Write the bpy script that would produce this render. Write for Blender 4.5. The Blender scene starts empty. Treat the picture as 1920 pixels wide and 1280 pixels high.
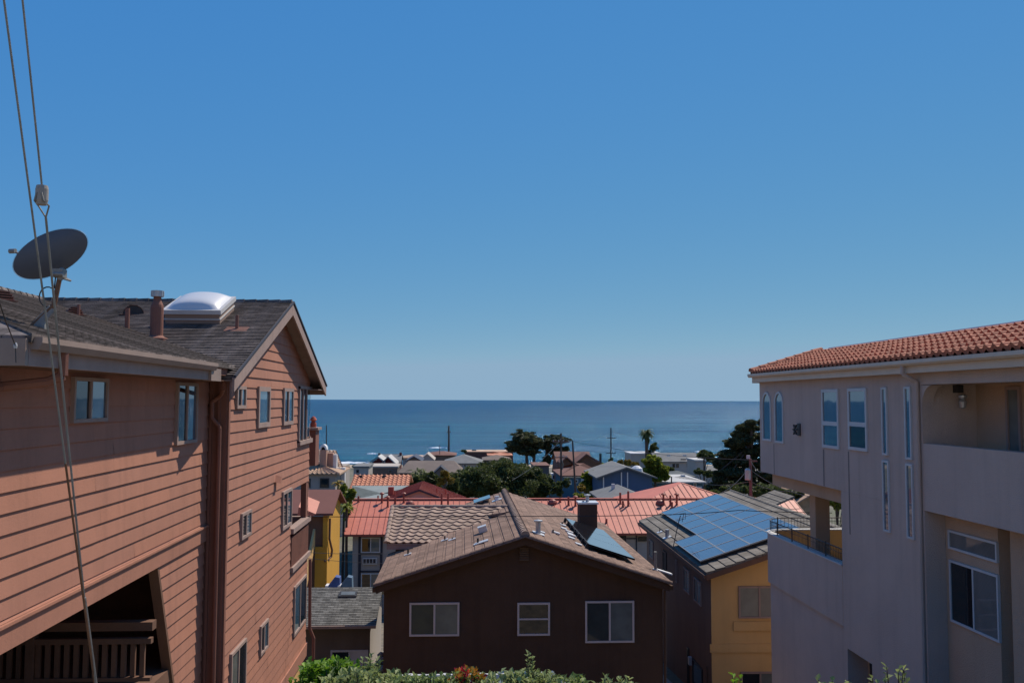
import bpy, bmesh, math, random
from mathutils import Vector, Matrix
R = math.radians
random.seed(7)
S = bpy.context.scene
COL = S.collection

# ------------------------------------------------------------------ camera
F = 1700.0                                   # focal length in pixels of the 1920 px wide picture
cam_d = bpy.data.cameras.new('camera'); cam = bpy.data.objects.new('camera', cam_d); COL.objects.link(cam)
cam_d.sensor_width = 36.0; cam_d.lens = F/1920*36.0; cam_d.clip_start = 0.1; cam_d.clip_end = 90000
YAW, PITCH, ROLL = R(3.2), R(3.69), R(0.22)
CM = Matrix.Rotation(-YAW, 3, 'Z') @ Matrix.Rotation(R(90)+PITCH, 3, 'X') @ Matrix.Rotation(ROLL, 3, 'Z')
cam.matrix_world = CM.to_4x4()
S.camera = cam

def ray(px, py):
    return (CM @ Vector(((px-960)/F, -(py-640)/F, -1))).normalized()
def PT(px, py, X=None, Y=None, Z=None):      # the world point seen at a photo pixel, on a known plane
    d = ray(px, py)
    t = X/d.x if X is not None else (Y/d.y if Y is not None else Z/d.z)
    return d*t
def PP(px, py, p0, n):                       # ... on any plane
    d = ray(px, py); return d*(p0.dot(n)/d.dot(n))

# ------------------------------------------------------------------ light
SUN = Vector((.50, .62, 1.0)).normalized()
EL = math.asin(SUN.z); AZ = math.atan2(SUN.x, SUN.y)
w = bpy.data.worlds.new('World'); S.world = w; w.use_nodes = True
nt = w.node_tree; nt.nodes.clear()
sky = nt.nodes.new('ShaderNodeTexSky'); sky.sky_type = 'NISHITA'; sky.sun_disc = False
sky.sun_elevation = EL; sky.sun_rotation = AZ
sky.air_density = 0.5; sky.dust_density = 0.0; sky.ozone_density = 6.0; sky.altitude = 0
bg = nt.nodes.new('ShaderNodeBackground'); bg.inputs['Strength'].default_value = 0.072
out = nt.nodes.new('ShaderNodeOutputWorld')
sepc = nt.nodes.new('ShaderNodeSeparateColor'); comb = nt.nodes.new('ShaderNodeCombineColor'); nt.links.new(sky.outputs[0], sepc.inputs[0])
for ch, (gain, power, top) in enumerate(((1.10, .907, 3.75), (2.80, .42, 5.85), (7.1, .08, 8.0))):     # the marine sky is an even, saturated blue
    pw = nt.nodes.new('ShaderNodeMath'); pw.operation = 'POWER'; pw.inputs[1].default_value = power; nt.links.new(sepc.outputs[ch], pw.inputs[0])
    ml = nt.nodes.new('ShaderNodeMath'); ml.operation = 'MULTIPLY'; ml.inputs[1].default_value = gain; nt.links.new(pw.outputs[0], ml.inputs[0]); mn = nt.nodes.new('ShaderNodeMath'); mn.operation = 'MINIMUM'; mn.inputs[1].default_value = top; nt.links.new(ml.outputs[0], mn.inputs[0]); nt.links.new(mn.outputs[0], comb.inputs[ch])
nt.links.new(comb.outputs[0], bg.inputs[0]); nt.links.new(bg.outputs[0], out.inputs[0])
sd = bpy.data.lights.new('sun', 'SUN'); sd.energy = 4.8; sd.angle = R(0.53); sd.color = (1.0, .90, .76)
so = bpy.data.objects.new('sun', sd); COL.objects.link(so)
so.rotation_euler = SUN.to_track_quat('Z', 'Y').to_euler(); so.location = (0, 0, 60)
S.view_settings.view_transform = 'Standard'; S.view_settings.look = 'None'
S.view_settings.exposure = 0.0; S.view_settings.gamma = 1.0

# ------------------------------------------------------------------ materials
def srgb(r, g, b):
    f = lambda c: (c/255/12.92) if c/255 <= .04045 else ((c/255+.055)/1.055)**2.4
    return (f(r), f(g), f(b))
MATS = {}
def newmat(name):
    m = bpy.data.materials.new(name); m.use_nodes = True
    n = m.node_tree; b = n.nodes['Principled BSDF']
    MATS[name] = m
    return m, n, b
def N(n, typ, **kw):
    x = n.nodes.new(typ)
    for k, v in kw.items():
        if k in x.inputs: x.inputs[k].default_value = v
        else: setattr(x, k, v)
    return x
def mixc(n, fac, a, b, blend='MIX'):
    x = n.nodes.new('ShaderNodeMix'); x.data_type = 'RGBA'; x.blend_type = blend
    if hasattr(fac, 'links'): n.links.new(fac, x.inputs[0])
    else: x.inputs[0].default_value = fac
    for s, v in ((x.inputs[6], a), (x.inputs[7], b)):
        if hasattr(v, 'links'): n.links.new(v, s)
        else: s.default_value = (*v, 1) if len(v) == 3 else v
    return x.outputs[2]
def ramp(n, fac, lo, hi):
    x = n.nodes.new('ShaderNodeMapRange'); n.links.new(fac, x.inputs[0])
    x.inputs[1].default_value = lo; x.inputs[2].default_value = hi
    return x.outputs[0]
def noise(n, scale, detail=4, vec=None, rough=.6, stretch=None):
    x = N(n, 'ShaderNodeTexNoise', Scale=scale, Detail=detail, Roughness=rough)
    if vec is None:
        tc = n.nodes.new('ShaderNodeTexCoord'); vec = tc.outputs['Object']
    if stretch:
        mp = n.nodes.new('ShaderNodeMapping'); mp.inputs['Scale'].default_value = stretch
        n.links.new(vec, mp.inputs[0]); vec = mp.outputs[0]
    n.links.new(vec, x.inputs['Vector'])
    return x.outputs['Fac']
def sc(c, k): return tuple(min(1, v*k) for v in c)
def pm(name, col, rough=.85, var=.18, scale=1.3, fine=25, bump=.15, metal=0, streak=.0, spec=.3, tint=0, tintcol=None):
    """painted / plain surface: broad blotches, fine grain, optional rain streaks that run down walls"""
    m, n, b = newmat(name)
    f1 = ramp(n, noise(n, scale, 5), .3, .7)
    c = mixc(n, f1, sc(col, 1-var), sc(col, 1+var))
    f2 = ramp(n, noise(n, fine, 3), .3, .7)
    c = mixc(n, f2, c, mixc(n, .5, c, sc(col, 1+var*.9)))
    if streak:
        f3 = ramp(n, noise(n, 1.0, 5, stretch=(3.5, 3.5, .22)), .48, .78)
        mm = N(n, 'ShaderNodeMath', operation='MULTIPLY'); n.links.new(f3, mm.inputs[0]); mm.inputs[1].default_value = streak
        c = mixc(n, mm.outputs[0], c, sc(col, .45))
    if tint:                                          # every board or tile has its own shade
        at = n.nodes.new('ShaderNodeAttribute'); at.attribute_name = 'tint'
        c = mixc(n, at.outputs['Fac'], mixc(n, tint, c, tintcol or sc(col, .5)), mixc(n, tint*.6, c, sc(col, 1.45)))
    n.links.new(c, b.inputs['Base Color'])
    b.inputs['Roughness'].default_value = rough; b.inputs['Metallic'].default_value = metal
    b.inputs['Specular IOR Level'].default_value = spec
    if bump:
        bp = N(n, 'ShaderNodeBump', Strength=bump, Distance=.02); n.links.new(noise(n, fine*2, 4), bp.inputs['Height'])
        n.links.new(bp.outputs[0], b.inputs['Normal'])
    return m
def brickm(name, c1, c2, cm, w_, h_, mortar=.012, rough=.9, squash=1, bias=0, bump=.5, var=.25, vs=.8, wavy=0, streaky=0):
    m, n, b = newmat(name)
    uv = n.nodes.new('ShaderNodeUVMap').outputs[0]
    if wavy:
        nz = n.nodes.new('ShaderNodeTexNoise'); nz.inputs['Scale'].default_value = 6; n.links.new(uv, nz.inputs['Vector'])
        v = N(n, 'ShaderNodeVectorMath', operation='MULTIPLY_ADD'); n.links.new(nz.outputs['Color'], v.inputs[0])
        v.inputs[1].default_value = (wavy, wavy, 0); n.links.new(uv, v.inputs[2]); uv2 = v.outputs[0]
    else: uv2 = uv
    br = N(n, 'ShaderNodeTexBrick', Scale=1.0, Bias=bias); n.links.new(uv2, br.inputs['Vector'])
    br.inputs['Color1'].default_value = (*c1, 1); br.inputs['Color2'].default_value = (*c2, 1); br.inputs['Mortar'].default_value = (*cm, 1)
    br.inputs['Mortar Size'].default_value = mortar; br.inputs['Brick Width'].default_value = w_; br.inputs['Row Height'].default_value = h_
    br.inputs['Mortar Smooth'].default_value = .15
    f = ramp(n, noise(n, vs, 6), .3, .7)
    c = mixc(n, f, mixc(n, var, br.outputs[0], (0, 0, 0)), br.outputs[0])
    if streaky:                                       # laminated tabs: short dark dashes along each course
        sx = n.nodes.new('ShaderNodeMapping'); sx.inputs['Scale'].default_value = (2.6, 1/h_*1.02, 1); n.links.new(uv, sx.inputs[0])
        vo = N(n, 'ShaderNodeTexNoise', Scale=1.0, Detail=3.0, Roughness=.7); n.links.new(sx.outputs[0], vo.inputs['Vector'])
        c = mixc(n, ramp(n, vo.outputs['Fac'], .38, .62), mixc(n, streaky, c, (0, 0, 0)), c)
    g = ramp(n, noise(n, 60, 2), .35, .65)
    c = mixc(n, g, mixc(n, .2, c, (0, 0, 0)), c)
    n.links.new(c, b.inputs['Base Color']); b.inputs['Roughness'].default_value = rough
    b.inputs['Specular IOR Level'].default_value = .2
    inv = N(n, 'ShaderNodeMath', operation='SUBTRACT'); inv.inputs[0].default_value = 1; n.links.new(br.outputs['Fac'], inv.inputs[1])
    bp = N(n, 'ShaderNodeBump', Strength=bump, Distance=.02); n.links.new(inv.outputs[0], bp.inputs['Height'])
    n.links.new(bp.outputs[0], b.inputs['Normal'])
    return m
def glassm(name, col, rough=.03, ior=1.6, var=.0, blinds=False):
    m, n, b = newmat(name)
    c = mixc(n, ramp(n, noise(n, 1.7, 2), .4, .6), sc(col, .88), sc(col, 1.12))
    if blinds:
        wv = N(n, 'ShaderNodeTexWave', Scale=14.0); wv.bands_direction = 'Z'
        tc = n.nodes.new('ShaderNodeTexCoord'); n.links.new(tc.outputs['Object'], wv.inputs[0])
        c = mixc(n, wv.outputs['Fac'], sc(col, .65), c)
    n.links.new(c, b.inputs['Base Color']); b.inputs['Roughness'].default_value = rough
    b.inputs['IOR'].default_value = ior; b.inputs['Specular IOR Level'].default_value = .6
    bp = N(n, 'ShaderNodeBump', Strength=.012, Distance=.05); n.links.new(noise(n, 2.5, 1), bp.inputs['Height'])
    n.links.new(bp.outputs[0], b.inputs['Normal'])
    return m
def leafm(name, c1, c2, scale=1.2, rough=.6, trans=.25):
    m, n, b = newmat(name)
    a = n.nodes.new('ShaderNodeAttribute'); a.attribute_name = 'tint'
    c = mixc(n, a.outputs['Fac'], c1, c2)
    c = mixc(n, ramp(n, noise(n, scale, 3), .35, .65), mixc(n, .3, c, c1), mixc(n, .25, c, c2))
    n.links.new(c, b.inputs['Base Color']); b.inputs['Roughness'].default_value = rough
    b.inputs['Specular IOR Level'].default_value = .35
    tr = n.nodes.new('ShaderNodeBsdfTranslucent'); n.links.new(c, tr.inputs[0])
    mx = n.nodes.new('ShaderNodeMixShader'); mx.inputs[0].default_value = trans
    o = n.nodes['Material Output']
    n.links.new(b.outputs[0], mx.inputs[1]); n.links.new(tr.outputs[0], mx.inputs[2]); n.links.new(mx.outputs[0], o.inputs[0])
    return m

coral = pm('coral_siding', (.39, .174, .113), .82, .14, .8, 30, .25, streak=.38, tint=.16, tintcol=(.27, .16, .14))
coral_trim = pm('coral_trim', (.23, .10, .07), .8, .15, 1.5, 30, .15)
mauve = pm('mauve_trim', (.33, .235, .20), .8, .14, 2.0, 30, .15, streak=.3)
gutterm = pm('gutter_paint', (.29, .21, .17), .55, .12, 2.0, 30, .05)
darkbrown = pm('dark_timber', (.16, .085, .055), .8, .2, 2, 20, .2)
shingle = brickm('asphalt_shingle', (.18, .15, .137), (.36, .30, .275), (.10, .085, .078), .24, .146, .005, wavy=.03, var=.3, bump=.6, streaky=.62)
shingle_grey = brickm('grey_shingle', (.17, .165, .15), (.32, .31, .28), (.06, .055, .05), .28, .14, .006, wavy=.03, bump=.6, streaky=.5)
whitem = pm('white_paint', (.70, .68, .65), .5, .06, 3, 30, .03)
dirtywhite = pm('weathered_white', (.5, .49, .48), .6, .15, 3, 30, .03)
metalm = pm('galvanised_metal', (.42, .43, .44), .4, .15, 6, 30, .05, metal=.6)
flash = pm('lead_flashing', (.62, .62, .62), .35, .2, 8, 30, .05, metal=.3)
darkmetal = pm('dark_metal', (.035, .033, .035), .5, .2, 6, 30, .05)
rustm = pm('rusty_steel', (.17, .085, .045), .7, .35, 8, 60, .2, metal=.2)
steelm = pm('weathered_steel', (.24, .23, .21), .55, .25, 9, 60, .2, metal=.4)
dishm = pm('dish_paint', (.095, .105, .125), .5, .08, 4, 30, .02)
framew = pm('window_frame_white', (.60, .52, .50), .5, .06, 4, 30, .02)
frameal = pm('window_frame_alu', (.52, .52, .52), .4, .05, 4, 30, .02)
frameb = pm('window_frame_dark', (.05, .045, .045), .5, .1, 4, 30, .02)
glass = glassm('window_glass', (.012, .016, .02))
glass_grey = glassm('window_glass_grey', (.055, .06, .055), ior=1.45)
glass_hi = glassm('window_glass_bright', (.05, .10, .14), ior=2.3)
glass_cur = glassm('window_glass_curtain', (.16, .17, .155), ior=1.5)
glass_bl = glassm('window_glass_blinds', (.20, .20, .19), ior=1.5, blinds=True)
choco = pm('chocolate_stucco', (.098, .056, .037), .92, .16, .9, 26, .9, streak=.25)
rooftile = brickm('brown_roof_tile', (.235, .15, .112), (.365, .238, .178), (.10, .065, .05), .33, .33, .007, var=.4, bump=.3, vs=1.6)
stile = pm('sand_s_tile', (.33, .235, .18), .85, .22, 1.4, 12, .25, tint=.35)
terra = pm('terracotta_tile', (.42, .135, .07), .8, .26, 1.6, 7, .25, tint=.45)
orange_t = pm('orange_tile', (.52, .22, .13), .8, .2, 1.2, 12, .2, tint=.25)
tan_t = pm('tan_tile', (.42, .28, .19), .85, .25, 1.5, 4, .2, tint=.4)
stucco = pm('taupe_stucco', (.55, .425, .355), .95, .08, .9, 26, 1.0, streak=.22)
stucco_warm = pm('taupe_stucco_warm', (.52, .36, .25), .95, .08, .9, 26, 1.0, streak=.15)
ochre = pm('ochre_stucco', (.66, .40, .165), .95, .08, .7, 30, .8, streak=.15)
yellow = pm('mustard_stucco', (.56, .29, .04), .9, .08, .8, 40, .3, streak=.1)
redmetal = pm('red_metal_roof', (.54, .165, .105), .55, .14, .5, 8, .02, streak=.35)
redseam = pm('red_metal_seam', (.30, .075, .05), .5, .1, 1, 30, .02)
maroon = pm('maroon_roof', (.17, .065, .05), .8, .08, 1, 20, .1)
greige = pm('greige_stucco', (.36, .32, .285), .92, .08, .8, 30, .3, streak=.15)
trimdark = pm('dark_trim', (.035, .037, .05), .7, .1, 2, 20, .05)
navy = pm('slate_blue_siding', (.075, .12, .20), .85, .08, 1, 20, .1, streak=.1)
greyroof = pm('grey_roof', (.17, .17, .165), .9, .2, .9, 6, .3)
greenroof = pm('grey_green_roof', (.23, .26, .245), .9, .18, .7, 5, .3)
tauperoof = pm('taupe_roof', (.16, .125, .105), .9, .2, .6, 5, .3)
brownroof = pm('brown_roof', (.17, .085, .065), .9, .25, .6, 5, .3)
darkred = pm('dark_red_wall', (.12, .025, .025), .9, .1, .6, 5, .2)
beige = pm('beige_wall', (.42, .37, .32), .9, .1, .5, 5, .2)
tealw = pm('teal_wall', (.06, .13, .17), .9, .1, .5, 5, .2)
paleroof = pm('pale_roof', (.45, .44, .42), .8, .12, .6, 5, .2)
barkm = pm('bark', (.085, .06, .045), .95, .35, 3, 12, .8)
polem = pm('creosoted_wood', (.10, .07, .055), .95, .25, 2, 12, .4)
redpole = pm('stained_wood', (.17, .085, .075), .95, .2, 2, 12, .4)
leaf_dark = leafm('leaf_dark', (.030, .042, .012), (.16, .19, .055), .5, trans=.4)
leaf_cyp = leafm('leaf_cypress', (.028, .034, .015), (.13, .14, .055), .5, trans=.35)
leaf_yel = leafm('leaf_yellowgreen', (.06, .08, .012), (.36, .40, .05), .5, trans=.5)
leaf_gold = leafm('leaf_golden', (.12, .09, .02), (.45, .30, .04))
leaf_bright = leafm('leaf_bright', (.05, .13, .008), (.26, .44, .03), 4, trans=.35)
leaf_sage = leafm('leaf_sage', (.09, .13, .03), (.44, .50, .20), 5, trans=.35)
leaf_mid = leafm('leaf_mid', (.06, .10, .02), (.28, .36, .10), 4, trans=.35)
petal_red = leafm('petal_red', (.30, .01, .02), (.65, .03, .05), 5)
petal_or = leafm('petal_orange', (.55, .18, .02), (.75, .36, .03), 5)
petal_wh = leafm('petal_white', (.55, .55, .52), (.8, .8, .78), 5)

def solar_mat(name, c1, c2, line, pw, ph, rough=.12):
    m, n, b = newmat(name)
    uv = n.nodes.new('ShaderNodeUVMap').outputs[0]
    br = N(n, 'ShaderNodeTexBrick', Scale=1.0, offset=0.0); n.links.new(uv, br.inputs['Vector'])
    br.inputs['Color1'].default_value = (*c1, 1); br.inputs['Color2'].default_value = (*c2, 1); br.inputs['Mortar'].default_value = (*line, 1)
    br.inputs['Mortar Size'].default_value = .006; br.inputs['Brick Width'].default_value = pw; br.inputs['Row Height'].default_value = ph
    n.links.new(mixc(n, ramp(n, noise(n, 3, 2), .3, .7), mixc(n, .15, br.outputs[0], (0, 0, 0)), br.outputs[0]), b.inputs['Base Color'])
    b.inputs['Roughness'].default_value = rough; b.inputs['IOR'].default_value = 1.6
    b.inputs['Coat Weight'].default_value = .8; b.inputs['Coat Roughness'].default_value = .06
    return m
solar_blue = solar_mat('solar_cells_blue', (.07, .085, .12), (.085, .10, .14), (.13, .15, .19), .156, .156)
solar_black = solar_mat('solar_cells_black', (.012, .016, .022), (.015, .02, .028), (.03, .04, .05), .4, .4, .08)
solar_frame = pm('solar_frame', (.40, .41, .41), .4, .05, 4, 20, 0, metal=.5)

# ------------------------------------------------------------------ mesh helpers
class MB:
    def __init__(s): s.v = []; s.f = []; s.mi = []; s.tint = []
    def face(s, pts, mi=0, t=None):
        i = len(s.v); s.v += [tuple(p) for p in pts]; s.f.append(tuple(range(i, i+len(pts)))); s.mi.append(mi)
        s.tint.append(random.random() if t is None else t)
    def box(s, a, b, mi=0):
        x0, y0, z0 = (min(a[i], b[i]) for i in range(3)); x1, y1, z1 = (max(a[i], b[i]) for i in range(3))
        s.obox(Vector((x0, y0, z0)), Vector((x1-x0, 0, 0)), Vector((0, y1-y0, 0)), Vector((0, 0, z1-z0)), mi)
        return s
    def obox(s, o, a, b, c, mi=0):
        o, a, b, c = map(Vector, (o, a, b, c))
        if a.cross(b).dot(c) < 0: a, b = b, a
        P = [o, o+a, o+a+b, o+b, o+c, o+a+c, o+a+b+c, o+b+c]
        for q in ((0, 3, 2, 1), (4, 5, 6, 7), (0, 1, 5, 4), (1, 2, 6, 5), (2, 3, 7, 6), (3, 0, 4, 7)):
            s.face([P[k] for k in q], mi)
        return s
    def bar(s, p, q, wd, th, up=(0, 0, 1), mi=0):     # rectangular bar p->q, width across, thickness along up
        p, q = Vector(p), Vector(q); d = (q-p); u = Vector(up); side = d.cross(u).normalized(); u2 = side.cross(d).normalized()
        s.obox(p-side*wd/2-u2*th/2, d, side*wd, u2*th, mi); return s
    def cyl(s, p, q, r0, r1=None, n=12, caps=True, mi=0):
        r1 = r0 if r1 is None else r1
        p, q = Vector(p), Vector(q); d = (q-p).normalized()
        a = d.orthogonal().normalized(); b = d.cross(a)
        A = [p+(a*math.cos(2*math.pi*k/n)+b*math.sin(2*math.pi*k/n))*r0 for k in range(n)]
        B = [q+(a*math.cos(2*math.pi*k/n)+b*math.sin(2*math.pi*k/n))*r1 for k in range(n)]
        for k in range(n): s.face([A[k], A[(k+1) % n], B[(k+1) % n], B[k]], mi)
        if caps:
            if r0 > 0: s.face(A[::-1], mi)
            if r1 > 0: s.face(B, mi)
        return s
    def tube(s, pts, r, n=8, mi=0):
        for a, b in zip(pts, pts[1:]): s.cyl(a, b, r, r, n, True, mi)
        return s
    def lathe(s, c, prof, n=16, ax=(0, 0, 1), mi=0):   # prof: (radius, height)
        c = Vector(c); d = Vector(ax).normalized(); a = d.orthogonal().normalized(); b = d.cross(a)
        rings = [[c+d*h+(a*math.cos(2*math.pi*k/n)+b*math.sin(2*math.pi*k/n))*r for k in range(n)] for r, h in prof]
        for A, B in zip(rings, rings[1:]):
            for k in range(n): s.face([A[k], A[(k+1) % n], B[(k+1) % n], B[k]], mi)
        return s
    def prism(s, poly, off, mi=0):                     # polygon + extrusion vector
        poly = [Vector(p) for p in poly]; off = Vector(off)
        nrm = Vector((0, 0, 0))
        for a, b in zip(poly, poly[1:]+poly[:1]): nrm += a.cross(b)
        if nrm.dot(off) > 0: poly = poly[::-1]
        top = [p+off for p in poly]
        s.face(poly, mi); s.face(top[::-1], mi)
        k = len(poly)
        for i in range(k): s.face([poly[(i+1) % k], poly[i], top[i], top[(i+1) % k]], mi)
        return s
    def build(s, name, mat, parent=None, smooth=False, merge=False, tint=False):
        me = bpy.data.meshes.new(name)
        # local origin at the parent's location so that parts sit in their thing's space
        org = parent_world(parent)
        inv = org.inverted()
        me.from_pydata([tuple(inv @ Vector(v)) for v in s.v], [], s.f)
        mats = mat if isinstance(mat, (list, tuple)) else [mat]
        for m in mats: me.materials.append(m)
        me.polygons.foreach_set('material_index', s.mi)
        uvl = me.uv_layers.new(name='UVMap')
        Z = Vector((0, 0, 1)); data = []
        for fc in s.f:
            P = [Vector(s.v[i]) for i in fc]
            nn = Vector((0, 0, 0))
            for a, b in zip(P, P[1:]+P[:1]): nn += (a-P[0]).cross(b-P[0])
            if nn.length < 1e-12: nn = Z.copy()
            nn.normalize()
            if nn.z < -.05: nn = -nn
            t = Z.cross(nn)
            t = t.normalized() if t.length > 1e-3 else Vector((1, 0, 0))
            b = nn.cross(t)
            for p in P: data += [p.dot(t), p.dot(b)]
        uvl.data.foreach_set('uv', data)
        if True:
            at = me.attributes.new('tint', 'FLOAT', 'FACE'); at.data.foreach_set('value', s.tint)
        if merge:
            bm = bmesh.new(); bm.from_mesh(me); bmesh.ops.remove_doubles(bm, verts=bm.verts, dist=1e-4); bm.to_mesh(me); bm.free()
        if smooth: me.polygons.foreach_set('use_smooth', [True]*len(me.polygons))
        o = bpy.data.objects.new(name, me); COL.objects.link(o)
        if parent: o.parent = parent
        return o
WM = {}
def parent_world(p):
    if p is None: return Matrix.Identity(4)
    m = Matrix.Identity(4)
    while p is not None:
        m = p.matrix_basis @ m; p = p.parent
    return m
def tag(o, label, cat, group=None, kind=None):
    if label: o['label'] = label
    if cat: o['category'] = cat
    if group: o['group'] = group
    if kind: o['kind'] = kind
    return o
def thing(name, loc, label, cat, group=None):
    o = bpy.data.objects.new(name, None); COL.objects.link(o); o.location = loc; o.empty_display_size = .3
    return tag(o, label, cat, group)
def struct(name, mb, mat, **k):
    o = mb.build(name, mat, **k); o['kind'] = 'structure'; return o
def B(name, a, b, mat, parent):
    return MB().box(a, b).build(name, mat, parent)
V = Vector
def lerp(a, b, t): return a+(b-a)*t

# --- roofs
def slab(name, poly, mat, parent, th=.06):
    return MB().prism([V(p)-V((0, 0, th)) for p in poly], (0, 0, th)).build(name, mat, parent)
def qn(A, B_, D):
    n = (B_-A).cross(D-A).normalized(); return n if n.z > 0 else -n
def stepped(mb, A, B_, C, D, course=.33, lip=.028):       # A-B eave, D-C ridge
    A, B_, C, D = map(V, (A, B_, C, D)); n = qn(A, B_, D); L = ((D-A).length+(C-B_).length)/2
    k = max(1, round(L/course))
    for i in range(k):
        a, b = i/k, (i+1)/k
        p, q, r, s = lerp(A, D, a), lerp(B_, C, a), lerp(B_, C, b), lerp(A, D, b)
        mb.face([p+n*lip, q+n*lip, r, s]); mb.face([p, q, q+n*lip, p+n*lip])
    for (p, q) in ((A, D), (C, B_)):
        mb.face([p+n*lip, q+n*lip*.2, q-V((0, 0, .07)), p-V((0, 0, .07))])
    mb.face([A+n*lip, B_+n*lip, B_-V((0, 0, .07)), A-V((0, 0, .07))])
    dz = V((0, 0, -.07)); mb.face([A+dz, D+dz, C+dz, B_+dz])
def stile_roof(mb, A, B_, C, D, pitch=.3, course=.34, amp=.05, lip=.035, seg=6):
    A, B_, C, D = map(V, (A, B_, C, D)); n = qn(A, B_, D); L = ((D-A).length+(C-B_).length)/2; W = (B_-A).length
    k = max(1, round(L/course)); nu = max(1, round(W/pitch))*seg
    prof = [amp*(max(0, math.sin(2*math.pi*j/seg))*1.0 - .35*max(0, -math.sin(2*math.pi*j/seg))) for j in range(seg)]
    tt = {}
    for i in range(k):
        for j in range(nu):
            tv = tt.setdefault((i, j//seg), random.random()); u0, u1 = j/nu, (j+1)/nu; h0, h1 = prof[j % seg], prof[(j+1) % seg]
            p0 = lerp(lerp(A, B_, u0), lerp(D, C, u0), i/k); p1 = lerp(lerp(A, B_, u1), lerp(D, C, u1), i/k)
            q0 = lerp(lerp(A, B_, u0), lerp(D, C, u0), (i+1)/k); q1 = lerp(lerp(A, B_, u1), lerp(D, C, u1), (i+1)/k)
            jt = (tv-.5)*.014
            mb.face([p0+n*(h0+lip+jt), p1+n*(h1+lip+jt), q1+n*h1, q0+n*h0], 0, tv)
            mb.face([p0+n*(h0-.01), p1+n*(h1-.01), p1+n*(h1+lip+jt), p0+n*(h0+lip+jt)])
    dz = V((0, 0, -.06)); mb.face([A+dz, D+dz, C+dz, B_+dz]); mb.face([A-n*.02, B_-n*.02, B_+dz, A+dz])
    mb.face([A+n*amp, D+n*amp, D+dz, A+dz]); mb.face([B_+n*amp, C+n*amp, C+dz, B_+dz])
def seamed(mb, A, B_, C, D, sp=.4, h=.035, wd=.035):
    A, B_, C, D = map(V, (A, B_, C, D)); n = qn(A, B_, D); W = (B_-A).length; k = max(1, round(W/sp))
    mb.prism([A-n*.04, B_-n*.04, C-n*.04, D-n*.04], n*.04)
    t = (B_-A).normalized()
    for i in range(k+1):
        p = lerp(A, B_, i/k); q = lerp(D, C, i/k)
        if (q-p).length > .05: mb.obox(p-t*wd/2, t*wd, q-p, n*h, 1)
def caps(mb, p, q, r=.11, step=.36, lift=.02, mi=0, seg=8):   # overlapping barrel tiles along a ridge or rake
    p, q = V(p), V(q); L = (q-p).length; k = max(1, round(L/step)); d = (q-p)/L
    side = d.cross(V((0, 0, 1))).normalized(); up = side.cross(d).normalized()
    for i in range(k):
        a, b = p+d*(L*i/k), p+d*(L*(i+1)/k+.04)
        ra, rb = r*1.14, r*.94
        for j in range(seg):
            t0, t1 = math.pi*j/seg, math.pi*(j+1)/seg
            f = lambda c, rr, t: c+side*math.cos(t)*rr+up*(math.sin(t)*rr+lift)
            mb.face([f(a, ra, t0), f(a, ra, t1), f(b, rb, t1), f(b, rb, t0)], mi)
        mb.face([a+side*math.cos(math.pi*j/seg)*ra+up*(math.sin(math.pi*j/seg)*ra+lift) for j in range(seg+1)], mi)

# --- windows: o = lower corner on the wall, u = direction across, n = outward normal
def window(parent, o, u, wd, ht, n, kind='slide', fm=None, panes=(None, None), fw=.055, dep=.05, sill=0, name='window', label=None):
    fm = fm or framew; o = V(o); u = V(u).normalized(); n = V(n).normalized(); z = V((0, 0, 1))
    m = MB()
    def bar(a0, a1, b0, b1, d0=-.01, d1=dep): m.obox(o+u*a0+z*b0+n*d0, u*(a1-a0), z*(b1-b0), n*(d1-d0))
    bar(0, wd, ht-fw, ht); bar(0, wd, 0, fw); bar(0, fw, fw, ht-fw); bar(wd-fw, wd, fw, ht-fw)
    if kind == 'slide': bar(wd/2-fw*.5, wd/2+fw*.5, fw, ht-fw, -.01, dep*.85)
    if kind == 'hung': bar(fw, wd-fw, ht/2-fw*.4, ht/2+fw*.4, -.01, dep*.85)
    if kind == 'low': bar(fw, wd-fw, ht*.42-fw*.7, ht*.42+fw*.7, -.01, dep*.95)
    if sill: m.obox(o-u*.05-z*sill+n*0, u*(wd+.1), z*sill, n*(dep+.05))
    w_ = m.build(name, fm, parent)
    if label: w_['label'] = label
    def pane(a0, a1, b0, b1, mat, dd=.0):
        MB().obox(o+u*a0+z*b0+n*(.004+dd), u*(a1-a0), z*(b1-b0), n*.012).build('pane', mat or glass, w_)
    p1, p2 = panes
    if kind == 'slide': pane(fw, wd/2-fw*.5, fw, ht-fw, p1); pane(wd/2+fw*.5, wd-fw, fw, ht-fw, p2, .008)
    elif kind == 'hung': pane(fw, wd-fw, fw, ht/2-fw*.4, p1); pane(fw, wd-fw, ht/2+fw*.4, ht-fw, p2)
    elif kind == 'low': pane(fw, wd-fw, fw, ht*.42-fw*.7, p1); pane(fw, wd-fw, ht*.42+fw*.7, ht-fw, p2)
    else: pane(fw, wd-fw, fw, ht-fw, p1)
    return w_

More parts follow.
